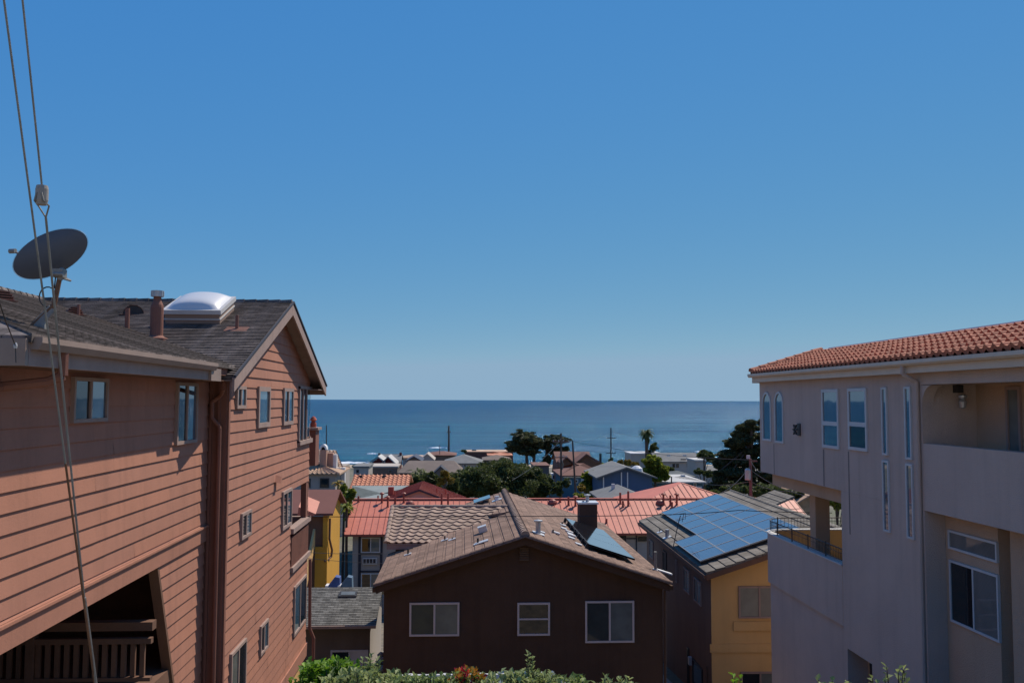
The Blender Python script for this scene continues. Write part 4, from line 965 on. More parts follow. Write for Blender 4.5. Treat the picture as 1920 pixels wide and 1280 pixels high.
q = MB(); q.obox(c-V((.25, 0, 0)), (.75, 0, 0), sg*.42, (0, 0, .07)); q = q.build('skylight', darkmetal, GH); MB().obox(c-V((.17, 0, -.075))+sg*.09, (.59, 0, 0), sg*.27, (0, 0, .012)).build('pane', glass_cur, q)
RK = MB(); rr = random.Random(3)
for k in range(260):
    x_, y_, z_ = rr.uniform(-3.15, -2.6), rr.uniform(30.5, 36.8), rr.uniform(-11.3, -9.9); s_ = rr.uniform(.08, .17)
    RK.lathe((x_, y_, z_), [(0, -s_), (s_*.8, -s_*.5), (s_, 0), (s_*.7, s_*.6), (0, s_)], 6, (rr.uniform(-1, 1), rr.uniform(-1, 1), 1))
RK = RK.build('stone_wall', pm('lava_stone', (.16, .14, .12), .95, .5, 3, 8, .5)); tag(RK, 'rough stone retaining wall in the gap between garage and brown house', 'wall')

# ================================================================== MUSTARD HOUSE behind the garage
YH = thing('mustard_house', (-10, 53, -13), 'mustard yellow house with plain maroon roof and outside stair behind the garage', 'house')
slab('roof', [(-18, 50.0, -6.15), (-6.87, 50.0, -6.15), (-6.87, 52.9, -5.15), (-18, 52.9, -5.15)], maroon, YH, .12)
slab('roof', [(-18, 52.9, -5.15), (-6.87, 52.9, -5.15), (-6.87, 55.8, -6.15), (-18, 55.8, -6.15)], maroon, YH, .12)
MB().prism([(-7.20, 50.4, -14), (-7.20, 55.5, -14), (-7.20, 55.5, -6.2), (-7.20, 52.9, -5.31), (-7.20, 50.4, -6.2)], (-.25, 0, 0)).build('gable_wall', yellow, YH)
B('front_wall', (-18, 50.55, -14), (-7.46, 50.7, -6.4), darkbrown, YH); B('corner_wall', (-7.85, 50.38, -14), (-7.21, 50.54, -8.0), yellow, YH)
q = MB(); 
for k in range(16): q.box((-9.6, 50.2-.27*(k+1), -7.9-.19*(k+1)), (-8.0, 50.2-.27*k, -7.86-.19*(k+1)))
q.build('stair', darkbrown, YH)
MB().prism([(-7.95, 50.2, -7.0), (-7.95, 50.2, -7.9), (-7.95, 46.0, -10.9), (-7.95, 46.0, -10.0)], (.12, 0, 0)).build('stair_wall', ochre, YH)
q = MB(); q.tube([(-7.12, 50.7, -6.5), (-7.12, 50.6, -7.6), (-7.05, 51.2, -8.3), (-7.12, 51.4, -8.7), (-7.3, 50.3, -8.75)], .06); q.build('downpipe', darkbrown, YH)
PRF = thing('porch_roof', (-8.2, 44, -7), 'small red porch roof tip just right of the coral balcony', 'roof')
MB().prism([PT(560, 950, Y=44), PT(592, 963, Y=44), PT(577, 976, Y=44), PT(555, 985, Y=44)], (0, 1.2, .45)).build('roof_slab', redmetal, PRF); B('post', (-7.6, 44.8, -13), (-7.48, 44.95, -6.9), darkbrown, PRF)
for i, (px, mt, lab) in enumerate(((626, pm('shape_blue', (.07, .11, .26), .9, .15, 4, 20, .3), 'unclear deep blue cover sloping to a white edge, the left one behind the garage ridge'), (649, pm('shape_grey_blue', (.10, .16, .22), .9, .15, 4, 20, .3), 'unclear grey blue cover sloping to a white edge, nearest the greige wall'))):
    c = PT(px, 1096, Y=47); q = MB(); q.prism([c+V((-.32, 0, -.9)), c+V((-.3, 0, -.05)), c+V((.05, 0, .40)), c+V((.28, 0, .35)), c+V((.34, 0, -.9))], (0, .6, 0)); q.box(c+V((-.42, -.1, -.95)), c+V((-.28, .5, -.02)), 1); o = q.build('unclear_shape', [mt, whitem]); tag(o, lab, 'shape')  # two unclear blue shapes, modelled as made-up sloping blocks

# ================================================================== RED METAL-ROOFED BUILDING
RB = thing('red_roof_building', (8, 66, -14.3), 'long greige two storey building under a red standing seam metal roof', 'building')
RE, RR = -8.88, -7.15; x0, x1 = -7.63, 24.43
for (a, b, c, d) in (((x0, 61, RE), (x1, 61, RE), (x1, 66, RR), (x0, 66, RR)), ((x1, 71, RE), (x0, 71, RE), (x0, 66, RR), (x1, 66, RR))):
    mb = MB(); seamed(mb, a, b, c, d, .42); mb.build('roof', [redmetal, redseam], RB)
MB().bar((x0, 66, RR+.05), (x1, 66, RR+.05), .3, .05).build('ridge_flashing', redmetal, RB)
MB().prism([(x0+.5, 61.55, -15), (x0+.5, 70.5, -15), (x0+.5, 70.5, RE-.0), (x0+.5, 66, RR-.2), (x0+.5, 61.55, RE-.0)], (x1-x0-1, 0, 0)).build('wall', greige, RB)
B('fascia', (x0, 60.98, RE-.14), (x1, 61.03, RE-.02), redseam, RB)
def vtrim(px0, y0, px1, y1, nm='trim', mat=None, d=.05, par=RB, Y=61.55):
    a = PT(px0, y0, Y=Y); b = PT(px1, y1, Y=Y); B(nm, (a.x, Y-d, b.z), (b.x, Y+.0, a.z), mat or trimdark, par)
for xs_ in ((672.5, 675), (713, 715.5), (1001, 1003), (1192, 1195), (1172, 1174.5)): vtrim(xs_[0], 1003, xs_[1], 1180)
vtrim(675, 1036, 713, 1039); vtrim(675, 1069, 713, 1072); vtrim(1174.5, 1008, 1192, 1010)
fw_(RB, 61.5, 677, 1007, 713, 1035.5, 'slide', dirtywhite, (glass, glass_cur), .07); fw_(RB, 61.5, 677, 1074, 713, 1103, 'slide', dirtywhite, (glass, glass_cur), .07)
fw_(RB, 61.5, 1196, 1006, 1213, 1014, 'single', frameb, (glass, None), .07); fw_(RB, 61.5, 1160, 1004, 1172, 1012, 'single', frameb, (glass, None), .07)
a = PT(680, 1045, Y=61.5); b = PT(707, 1057, Y=61.5); q = MB(); q.box((a.x, 61.42, b.z), (b.x, 61.5, a.z)); q = q.build('air_conditioner', dirtywhite, RB)
for k in range(4):
    w_ = (b.x-a.x-.1)/4; MB().box((a.x+.06+k*w_, 61.40, b.z+.07), (a.x+.06+(k+.75)*w_, 61.42, a.z-.07)).build('grille', darkmetal, q)
def onred(px, py): return PP(px, py, V((x0, 61, RE)), V((0, -(RR-RE), 5)).normalized())
def rpipe(px, py, h, r=.05, elbow=False):
    h *= 1.45; r *= 1.4; c = onred(px, py); q = MB(); q.cyl(c-V((0, 0, .1)), c+V((0, 0, h)), r, n=8); q.cyl(c-V((0, 0, .1)), c+V((0, 0, .06)), r*2, r*1.1, n=8)
    if elbow: q.lathe(c+V((0, 0, h)), [(0, 0), (r*2.4, -.02), (r*2.4, .05), (r*1.2, .12), (0, .13)], 10)
    q.build('vent_pipe', [redseam], RB)
def rdome(px, py, r=.34):
    c = onred(px, py); q = MB(); q.lathe(c-V((0, 0, .05)), [(r, 0), (r*.95, .14), (r*.7, .27), (r*.3, .34), (0, .36)], 14); q.build('roof_vent', redseam, RB)
for (px, py, h) in ((672, 941, .3), (716, 942, .42), (727, 950, .45), (741, 944, .3), (757, 942, .42), (828, 946, .55), (840, 948, .62)): rpipe(px, py, h, .05, px in (716, 727, 757))
rdome(769, 946); rdome(1036, 943); rdome(1238, 944)
for (px, py, h) in ((1050, 941, .2), (1066, 947, .42), (1079, 948, .42), (1163, 944, .55), (1168, 950, .3), (1178, 948, .72), (1244, 946, .5), (1257, 947, .5), (1269, 946, .5), (1260, 952, .3), (1137, 980, .2)): rpipe(px, py, h, .055, px in (1079, 1244, 1269))
RG = thing('red_cross_gable', (-3.3, 76, -14.6), 'red metal roof with small greige gable end behind the long red roof', 'building')
mb = MB(); seamed(mb, (-7.6, 79, -8.5), (-7.6, 72, -8.5), (-3.2, 72, -7.01), (-3.2, 79, -7.01), .42); mb.build('roof', [redmetal, redseam], RG)
mb = MB(); seamed(mb, (.5, 72, -8.4), (.5, 79, -8.4), (-3.2, 79, -7.01), (-3.2, 72, -7.01), .42); mb.build('roof', [redmetal, redseam], RG)
MB().prism([(-7.3, 72.3, -15), (.2, 72.3, -15), (.2, 72.3, -8.4), (-3.2, 72.3, -7.16), (-7.3, 72.3, -8.5)], (0, 6.5, 0)).build('wall', greige, RG)
for (a, b) in (((-7.6, 71.97, -8.58), (-3.2, 71.97, -7.09)), ((.5, 71.97, -8.48), (-3.2, 71.97, -7.09))): MB().bar(a, b, .06, .14).build('bargeboard', trimdark, RG)
B('trim', (-2.55, 72.2, -9), (-2.35, 72.3, -7.75), trimdark, RG); B('chimney', (-5.9, 75.2, -9), (-5.45, 75.7, -7.15), redseam, RG)
for xx, yy, zz in ((-1.9, 74.5, -7.55), (-1.2, 75.5, -7.75), (-5.2, 73, -7.6), (-6.6, 74, -8.1)): MB().cyl((xx, yy, zz-.2), (xx, yy, zz+.4), .06, n=8).build('vent_pipe', redseam, RG)
RP = thing('red_hip_building', (19.1, 78, -14.7), 'red hipped metal roof rising behind the right end of the long red roof', 'building')
pk = (19.1, 78.0, -7.09); E_ = -8.6; ax, bx, ay, by = 13.6, 24.0, 72.4, 81
mb = MB(); mb.prism([(ax, ay, E_), (bx, ay, E_), pk], (0, 0, -.04)); xx = ax+.5
while xx < bx-.3:
    t_ = min((xx-ax)/(pk[0]-ax), (bx-xx)/(bx-pk[0])); mb.obox(V((xx-.03, ay, E_)), (.06, 0, 0), V((0, t_*(pk[1]-ay), t_*(pk[2]-E_))), (0, -.01, .05), 1); xx += .5
mb.build('roof', [redmetal, redseam], RP)
pk2 = (19.1, 79, -7.09)
mb = MB(); mb.prism([(bx, ay, E_), (bx, by, E_), pk2, pk], (0, 0, -.05)); mb.build('roof', redmetal, RP); mb = MB(); mb.prism([(ax, by, E_), (ax, ay, E_), pk, pk2], (0, 0, -.05)); mb.build('roof', redmetal, RP); mb = MB(); mb.prism([(bx, by, E_), (ax, by, E_), pk2], (0, 0, -.05)); mb.build('roof', redmetal, RP)
MB().bar((bx, ay, E_+.05), pk, .18, .05).build('hip_flashing', redmetal, RP); B('wall', (ax+.5, ay+.5, -15), (bx-.5, by-.5, E_), greige, RP)
for k, px in enumerate((1300, 1308, 1326, 1336)):
    c = PT(px, 915+k*3.5, Y=80); MB().box((c.x-.3, 80, -9.5), (c.x+.3, 80.6, c.z)).build('flue_stack', redseam, RP)

# ================================================================== THE TOWN DOWN TO THE SHORE
def houseblk(name, label, px0, px1, py_eave, py_ridge, Y, depth, roofm, wallm, ridge='x', hip=0., over=.4, wins=(), trims=(), zb=None, rot=0, cat='house', group=None, tiles=None, chim=()):
    a = PT(px0, py_eave, Y=Y); b = PT(px1, py_eave, Y=Y); X0, X1 = a.x, b.x; ze = (a.z+b.z)/2
    if zb is None: zb = gz(Y)-.4
    T = thing(name, ((X0+X1)/2, Y+depth/2, gz(Y+depth/2)), label, cat, group)
    if ridge == 'x':
        zr = PT((px0+px1)/2, py_ridge, Y=Y+depth/2).z; ym = Y+depth/2; h_ = hip
        sides = [((X0, Y, ze), (X1, Y, ze), (X1-h_, ym, zr), (X0+h_, ym, zr)), ((X1, Y+depth, ze), (X0, Y+depth, ze), (X0+h_, ym, zr), (X1-h_, ym, zr))]
        if h_: sides += [((X0, Y+depth, ze), (X0, Y, ze), (X0+h_, ym, zr), (X0+h_, ym, zr)), ((X1, Y, ze), (X1, Y+depth, ze), (X1-h_, ym, zr), (X1-h_, ym, zr))]
        gab = [] if h_ else [(X0+over, 1), (X1-over, -1)]
        body = [(X0+over, Y+over, zb), (X0+over, Y+depth-over, zb), (X0+over, Y+depth-over, ze), (X0+over, Y+over, ze)]
        if not h_: body.insert(3, (X0+over, ym, zr-.15))
        ext = (X1-X0-2*over, 0, 0)
    elif ridge == 'y':
        zr = PT((px0+px1)/2, py_ridge, Y=Y+(hip if hip else 0)).z; xm = (X0+X1)/2; h_ = hip
        sides = [((X0, Y+depth, ze), (X0, Y, ze), (xm, Y+h_, zr), (xm, Y+depth-h_, zr)), ((X1, Y, ze), (X1, Y+depth, ze), (xm, Y+depth-h_, zr), (xm, Y+h_, zr))]
        if h_: sides += [((X0, Y, ze), (X1, Y, ze), (xm, Y+h_, zr), (xm, Y+h_, zr))]
        body = [(X0+over, Y+over, zb), (X1-over, Y+over, zb), (X1-over, Y+over, ze), (X0+over, Y+over, ze)]
        if not h_: body.insert(3, (xm, Y+over, zr-.12))
        ext = (0, depth-2*over, 0)
    else:                                                     # flat roof with parapet
        zr = ze; sides = []
        B('wall', (X0, Y, zb), (X1, Y+depth, ze-.05), wallm, T); B('roof', (X0-.15, Y-.15, ze-.05), (X1+.15, Y+depth+.15, ze+.22), roofm, T); body = None
    for sd_ in sides:
        mb = MB()
        if tiles and sd_[2] != sd_[3]: stile_roof(mb, *sd_, pitch=tiles, course=.6, amp=.09, lip=.05, seg=4)
        else: mb.prism([V(p) for i, p in enumerate(sd_) if i == 0 or sd_[i] != sd_[i-1]], (0, 0, -.15))
        mb.build('roof', roofm, T)
    if body: MB().prism(body, ext).build('wall', wallm, T)
    for wn in wins:
        fy = Y+(over if ridge in 'xy' else 0)-.03
        p = PT(wn[0], wn[1], Y=fy); q_ = PT(wn[2], wn[3], Y=fy); w_ = B('window', (p.x, fy-.05, q_.z), (q_.x, fy+.02, p.z), dirtywhite if len(wn) < 5 else wn[4], T)
        B('pane', (p.x+.12, fy-.07, q_.z+.12), (q_.x-.12, fy-.051, p.z-.12), glass, w_)
    for tr in trims:
        fy = Y+(over if ridge in 'xy' else 0)-.04; p = PT(tr[0], tr[1], Y=fy); q_ = PT(tr[2], tr[3], Y=fy); B('trim', (p.x, fy-.1, q_.z), (q_.x, fy+.02, p.z), tr[4] if len(tr) > 4 else whitem, T)
    for c_ in chim:
        p = PT(c_[0], c_[1], Y=Y+depth*.4); q_ = PT(c_[2], c_[3], Y=Y+depth*.4); B('chimney', (p.x, Y+depth*.4, q_.z-1.2), (q_.x, Y+depth*.4+(q_.x-p.x), p.z), c_[4] if len(c_) > 4 else brownroof, T)
    return T, X0, X1, ze, zr
# Mediterranean villa on the left
T, *_ = houseblk('villa', 'tan villa with barrel tile roofs and arched chimney tower beside the coral house corner', 540, 637, 888, 868, 96, 9, tan_t, greige, 'x', 3.0, .5, wins=((600, 896, 617, 914, frameb), (574, 897, 582, 914, frameb)), tiles=.5)
a = PT(622, 880, Y=103); b = PT(648, 880, Y=103)
mb = MB(); stile_roof(mb, (a.x-6, 101, a.z+.3), (b.x, 101, b.z+.3), (b.x-1.5, 106, b.z+2), (a.x-6, 106, a.z+2), .5, .6, .09, .05, 4); mb.build('roof', tan_t, T)
B('wall', (a.x-6, 101.5, -15.5), (b.x-.4, 110, a.z+.2), greige, T)
for k, px in enumerate((627, 636, 644)): c = PT(px, 890, Y=100.8); B('pilaster', (c.x-.25, 100.7, -15), (c.x+.15, 101.5, c.z+.8), whitem, T)
a = PT(600, 843, Y=99); b = PT(611.5, 862, Y=99); tw = MB(); tw.box((a.x, 99, b.z-1.0), (b.x, 100, a.z)); 
tw = tw.build('tower', pm('salmon_stucco', (.42, .24, .17), .9, .1, 1, 20, .3), T)
xm = (a.x+b.x)/2; hw = (b.x-a.x)/2; q = MB(); n_a = 10
for k in range(n_a):
    t0, t1 = math.pi*k/n_a, math.pi*(k+1)/n_a; f = lambda r_, t: V((xm+r_*math.cos(t), 0, a.z+r_*1.5*math.sin(t)))
    q.prism([f(hw+.05, t0)+V((0, 98.95, 0)), f(hw+.05, t1)+V((0, 98.95, 0)), f(hw-.12, t1)+V((0, 98.95, 0)), f(hw-.12, t0)+V((0, 98.95, 0))], (0, 1.1, 0))
q.build('arch', whitem, tw); q = MB(); q.prism([(xm+(hw-.12)*math.cos(math.pi*k/10), 99.5, a.z+(hw-.12)*1.5*math.sin(math.pi*k/10)) for k in range(11)], (0, .1, 0)); q.build('arch_back', darkmetal, tw)
a = PT(612, 849, Y=100); b = PT(624, 866, Y=100); B('chimney', (a.x, 100, b.z-1), (b.x, 101, a.z), MATS['salmon_stucco'], T); a = PT(624, 852, Y=100.2); b = PT(631, 866, Y=100.2); B('chimney', (a.x, 100.2, b.z-1), (b.x, 101, a.z), whitem, T)
houseblk('tiled_house', 'long house with orange barrel tile roof and two dark vents', 655, 766, 918, 890, 84, 8, orange_t, greige, 'x', 0, .4, tiles=.42, chim=((672, 891, 679, 895, darkmetal), (717, 891, 724, 895, darkmetal), (704, 903, 708, 906, darkmetal)))
houseblk('grey_hip_house', 'house with low grey green hipped roof in front of the orange tile roof', 663, 763, 936, 910, 75, 9, greenroof, greige, 'x', 5.0, .4, chim=((711, 917, 713, 924, darkmetal),))
T, *_ = houseblk('twin_gable_house', 'dark red house with two small front gables and grey roof near the shore', 707, 752, 866, 851, 182, 9, greyroof, darkred, 'x', 0, .4, chim=((709, 849, 713, 857, darkmetal), (749, 848, 753, 862, darkred)))
for (pa, pb, pc, ye, yr) in ((695, 709, 722, 867, 857), (713, 728, 744, 872, 857)):
    A_, C_, K_ = PT(pa, ye, Y=176), PT(pc, ye, Y=176), PT(pb, yr, Y=176)
    MB().prism([A_+V((.2, 0, -5)), C_+V((-.2, 0, -5)), C_+V((-.2, 0, 0)), K_+V((0, 0, -.1)), A_+V((.2, 0, 0))], (0, 7, 0)).build('gable_wall', darkred, T)
    MB().prism([A_+V((0, -.4, 0)), K_+V((0, -.4, 0)), K_+V((0, 7, 0)), A_+V((0, 7, 0))], (0, 0, .25)).build('roof', greyroof, T); MB().prism([C_+V((0, -.4, 0)), K_+V((0, -.4, 0)), K_+V((0, 7, 0)), C_+V((0, 7, 0))], (0, 0, .25)).build('roof', paleroof, T)
houseblk('flat_roof_house', 'low beige house with thin white roof edge below the dark red gables', 694, 745, 876, 876, 160, 7, beige, tauperoof, 'flat', zb=-17, trims=(), wins=((728, 880, 736, 886, greyroof),))
houseblk('taupe_roof_house', 'wide house with big plain taupe roof and dark arched gable in its right half', 745, 868, 886, 863, 148, 11, tauperoof, tauperoof, 'x', 1.5, .4)
A_, C_, K_ = PT(812, 886, Y=146.5), PT(841, 886, Y=146.5), PT(827, 873, Y=146.5)
T, *_ = houseblk('arched_gable_porch', 'small arched dark gable porch under the taupe roof beside the yellow shrub', 812, 841, 887, 874, 144, 5, trimdark, tauperoof, 'y', 0, .2)
houseblk('blue_gable_house', 'small dark blue gabled roof between taupe roof and shore', 760, 792, 864, 855, 172, 9, pm('slate_roof', (.06, .075, .11), .9, .1, 1, 5, .2), tauperoof, 'y', 0, .3)
houseblk('sand_roof_house', 'low sandy brown roof left of the pale slope near the shore', 752, 800, 858, 852, 196, 8, tan_t, beige, 'x', 2, .3)
houseblk('white_slope_house', 'house with bright pale sloping roof edge left of the bare tall pole', 787, 815, 862, 850, 186, 8, beige, beige, 'y', 0, .2)
houseblk('brown_roof_house', 'rust brown roofed house right behind the tall bare pole', 797, 856, 853, 845, 204, 10, brownroof, tauperoof, 'x', 3, .4)
houseblk('grey_gable_house', 'house with pale grey gabled roof left of the cypress pair', 832, 908, 868, 852, 165, 10, greyroof, beige, 'y', 4, .4, wins=((868, 870, 875, 875),))
houseblk('long_flat_house', 'long brown house with bright flat roofline at the shore', 872, 962, 848, 848, 214, 8, tan_t, brownroof, 'flat', chim=((885, 843, 893, 848, darkmetal),))
houseblk('orange_roof_house', 'small orange hipped roof beside the cypress pair', 914, 962, 853, 847, 205, 7, orange_t, brownroof, 'x', 4, .3)
houseblk('shore_house', 'brown roofed low house with pale ridge behind the broad dark tree', 905, 960, 862, 852, 190, 9, tauperoof, tauperoof, 'x', 3, .3)
T, *_ = houseblk('chalet_house', 'big brown roofed house with front gables right of the cypress pair', 1043, 1112, 866, 846, 168, 10, brownroof, brownroof, 'x', 0, .4, chim=((1124, 850, 1128, 857, darkmetal),))
for (pa, pb, pc, ye, yr) in ((1078, 1099, 1128, 870, 853), (1050, 1062, 1076, 870, 858)):
    A_, C_, K_ = PT(pa, ye, Y=164), PT(pc, ye, Y=164), PT(pb, yr, Y=164)
    MB().prism([A_+V((.2, 0, -4)), C_+V((-.2, 0, -4)), C_+V((-.2, 0, 0)), K_+V((0, 0, -.1)), A_+V((.2, 0, 0))], (0, 5, 0)).build('gable_wall', darkbrown, T)
    for Q_ in (A_, C_): MB().prism([Q_+V((0, -.5, 0)), K_+V((0, -.5, 0)), K_+V((0, 5, 0)), Q_+V((0, 5, 0))], (0, 0, .3)).build('roof', brownroof, T)
houseblk('brown_hip_house', 'house with brown hipped roof and white eave line in front of the chalet roofs', 1050, 1140, 891, 868, 140, 12, brownroof, tealw, 'x', 4.5, .5, trims=((1056, 892, 1096, 895),), wins=((1066, 900, 1072, 908), (1077, 898, 1084, 905)))
houseblk('dark_house', 'dark plain house wall half hidden behind the broad dark tree', 1000, 1032, 872, 869, 152, 8, brownroof, tauperoof, 'x', 0, .2)
T, X0_, X1_, ze_, zr_ = houseblk('blue_house', 'slate blue gabled house with grey roof and white corner boards', 1118, 1233, 895, 875, 97, 10, greyroof, navy, 'y', 0, .5, trims=((1130.5, 894, 1132.5, 930), (1164, 885, 1166, 914), (1175.5, 885, 1177.5, 914)), wins=((1153, 912, 1161, 915),))
MB().lathe((PT(1194, 879, Y=100)), [(.7, -.4), (.6, .1), (.3, .35), (0, .4)], 12).build('roof_dome', whitem, T)
houseblk('low_grey_house', 'low grey hipped roof just behind the red metal ridge in front of the blue house', 1128, 1222, 938, 911, 82, 8, greyroof, greige, 'y', 3, .4, chim=((1147, 907, 1153, 914, dirtywhite),))
houseblk('white_flat_house', 'long low house with white flat roof edge behind the palm', 1183, 1242, 851, 851, 212, 8, dirtywhite, beige, 'flat', zb=-18)
houseblk('dormer_house', 'beige house with wide grey roof and two pale rooflights left of the dark cypress', 1230, 1316, 865, 848, 176, 9, greyroof, beige, 'x', 0, .3, wins=((1261, 869, 1266, 876, frameb), (1268, 869, 1273, 876, frameb), (1288, 869, 1295, 875, frameb)), trims=((1250, 852, 1257, 855), (1280, 852, 1287, 855), (1276, 860, 1286, 862, darkmetal)))
houseblk('carport_house', 'small pale flat roofed house beside the dark cypress base', 1304, 1324, 864, 864, 160, 6, paleroof, beige, 'flat')
houseblk('pale_roof_house', 'house with pale grey hipped roof and teal wall behind the red hipped roof', 1228, 1325, 903, 891, 118, 12, paleroof, tealw, 'x', 5, .4, chim=((1278, 890, 1285, 895, dirtywhite),), wins=((1262, 909, 1268, 916), (1300, 905, 1306, 914)))
houseblk('grey_shed', 'dark grey low roof under the dormer house', 1256, 1306, 893, 882, 140, 8, pm('charcoal_roof', (.10, .11, .11), .9, .2, 1, 5, .2), tauperoof, 'x', 2, .3)
houseblk('timber_gable_house', 'small timber gable end seen through the terrace opening', 1487, 1560, 946, 925, 90, 9, tan_t, pm('timber_board', (.36, .24, .14), .9, .3, 2, 8, .3), 'y', 0, .4)
TP = MB(); TP.prism([PT(1484, 936, Y=96), PT(1488, 919, Y=96), PT(1506, 921, Y=96), PT(1492, 938, Y=96)], (0, .3, .1)); TP = TP.build('tarpaulin', pm('blue_tarp', (.02, .08, .30), .6, .1, 2, 10, .2)); tag(TP, 'bright blue tarpaulin beside the small timber gable', 'tarpaulin')

# ================================================================== TREES
def rnd_unit(r):
    z = r.uniform(-1, 1); t = r.uniform(0, 2*math.pi); q = math.sqrt(1-z*z); return V((q*math.cos(t), q*math.sin(t), z))
def leaves(mb, r, c, rad, n, size, flat=1.0, tint=.5, jit=.35, upb=0):
    for _ in range(n):
        d = rnd_unit(r)*(r.random()**.45); p = c+V((d.x*rad[0], d.y*rad[1], d.z*rad[2]))
        a = rnd_unit(r); a.z *= flat; a.z += upb; a.normalize(); b = a.cross(rnd_unit(r)); b.normalize(); s = size*r.uniform(.6, 1.4)
        a = a*s; b = b*s*.55
        mb.face([p-a*.5, p+b*.5, p+a*.5, p-b*.5], 0, min(1, max(0, tint+r.uniform(-jit, jit))))
def tree(name, label, base, crowns, n, size, lm, seed=1, clump=.25, trunk_r=.25, cat='tree', flat=1.0, clumps=40, group=None, limbs=6, fork=.45, bark=barkm, trunks=None):
    """crowns: (centre, radii) ellipsoids; foliage gathers in clumps over their volume, limbs run from trunk to clumps"""
    r = random.Random(seed); base = V(base)
    T = thing(name, base, label, cat, group); fo = MB(); cl = []
    tot = sum(c[1][0]*c[1][1]*c[1][2] for c in crowns)
    for c, rad in crowns:
        k = max(3, round(clumps*rad[0]*rad[1]*rad[2]/tot))
        for _ in range(k):
            d = rnd_unit(r)*(.35+.65*r.random()**.5)
            cc = V(c)+V((d.x*rad[0], d.y*rad[1], d.z*rad[2])); cl.append(cc)
            cr = clump*(rad[0]+rad[2])*.5*r.uniform(.7, 1.3)
            leaves(fo, r, cc, (cr, cr, cr*(.65 if flat >= 1 else .32)), max(8, n//clumps), size, flat, r.uniform(.15, .85))
        leaves(fo, r, V(c), tuple(q*.8 for q in rad), n//6, size*1.2, flat, .25)
    fo.build('crown', lm, T, tint=True)
    tm = MB(); top = V(crowns[0][0])
    for tb, tt in (trunks or [(base, top)]):
        tb, tt = V(tb), V(tt); m1 = lerp(tb, tt, fork)+V((r.uniform(-.3, .3), 0, 0)); tm.cyl(tb-V((0, 0, .5)), m1, trunk_r, trunk_r*.75, 8); tm.cyl(m1, tt, trunk_r*.75, trunk_r*.3, 8)
        for c in r.sample(cl, min(limbs, len(cl))): tm.cyl(lerp(m1, tt, r.random()*.6), c, trunk_r*.35, trunk_r*.08, 5)
    tm.build('trunk', bark, T); return T
def G(px, Y, dz=0): c = PT(px, 900, Y=Y); return V((c.x, Y, gz(Y)+dz))
def C(px, py, Y, rpx, rpy, ry=None): c = PT(px, py, Y=Y); k = Y/F; return (c, (rpx*k, ry or rpx*k, rpy*k))
# broad dark tree in the middle
Yt = 108
tree('broad_tree', 'broad dark evergreen tree with rounded crown behind the brown house ridge', G(940, Yt),
     [C(938, 903, Yt, 86, 32), C(885, 908, Yt, 48, 28), C(995, 904, Yt, 42, 30), C(940, 884, Yt, 58, 24), C(905, 893, Yt-2, 38, 22), C(980, 890, Yt+1, 36, 20), C(862, 920, Yt, 30, 20), C(1012, 915, Yt-1, 24, 24), C(868, 905, Yt, 26, 18)], 60000, .26, leaf_dark, 3, .25, .4, clumps=230)
# cypress pair on the shore
Yc_ = 190
tree('cypress_tree', 'taller dark cypress of the shore pair, the dome crowned left one', G(992, Yc_),
     [C(984, 823, Yc_, 30, 18), C(968, 836, Yc_, 22, 12), C(1003, 832, Yc_, 18, 13), C(988, 846, Yc_, 26, 9), C(960, 842, Yc_, 12, 6)], 12500, .42, leaf_cyp, 5, .28, .42, flat=.55, clumps=85, trunks=[(G(990, Yc_), C(985, 830, Yc_, 1, 1)[0]), (G(1001, Yc_), C(1003, 835, Yc_, 1, 1)[0])], fork=.55)
tree('cypress_tree', 'lower flat topped cypress of the shore pair, on the right with gaps of sea', G(1027, Yc_+3),
     [C(1042, 824, Yc_+3, 28, 10), C(1022, 836, Yc_+3, 16, 8), C(1056, 842, Yc_+3, 16, 5), C(1036, 846, Yc_+3, 15, 6), C(1026, 862, Yc_+3, 9, 12)], 8000, .4, leaf_cyp, 6, .28, .35, flat=.55, clumps=60, trunks=[(G(1027, Yc_+3), C(1024, 838, Yc_+3, 1, 1)[0]), (G(1036, Yc_+3), C(1042, 828, Yc_+3, 1, 1)[0])], fork=.6, limbs=7)
# layered dark cypress behind the right house
Yd = 100
lay = [C(1408, 790, Yd, 16, 5), C(1400, 803, Yd, 22, 6), C(1388, 815, Yd, 24, 7), C(1398, 826, Yd, 32, 8), C(1372, 834, Yd, 28, 9), C(1405, 845, Yd, 34, 10), C(1360, 852, Yd, 26, 10), C(1392, 864, Yd, 40, 12), C(1352, 872, Yd, 22, 12), C(1385, 884, Yd, 42, 14), C(1350, 896, Yd, 26, 12), C(1390, 906, Yd, 46, 16), C(1350, 915, Yd, 28, 10), C(1435, 830, Yd, 30, 30), C(1440, 890, Yd, 34, 34)]
rj = random.Random(99)
lay = [(c+V((rj.uniform(-.7, .5), rj.uniform(-1, 1), rj.uniform(-.2, .2))), (q[0]*rj.uniform(.7, 1.1), q[1], q[2]*rj.uniform(.8, 1.5))) for c, q in lay]
for k in range(22):
    t = rj.random(); lay.append(C(1412-t*88+rj.uniform(0, 50), 790+t*110+rj.uniform(-5, 5), Yd+rj.uniform(-2, 2), rj.uniform(7, 16), rj.uniform(3, 8)))
tree('layered_cypress', 'tall dark cypress in horizontal layers against the stucco house corner', G(1405, Yd), lay, 34000, .24, leaf_cyp, 8, .34, .45, flat=.8, clumps=300, limbs=14, fork=.6)
tree('round_tree', 'rounded dark shrubby tree just left of the layered cypress at the sea', G(1322, 150), [C(1320, 852, 150, 17, 9), C(1332, 858, 150, 12, 9)], 1500, .45, leaf_dark, 9, .28, .2, clumps=20)
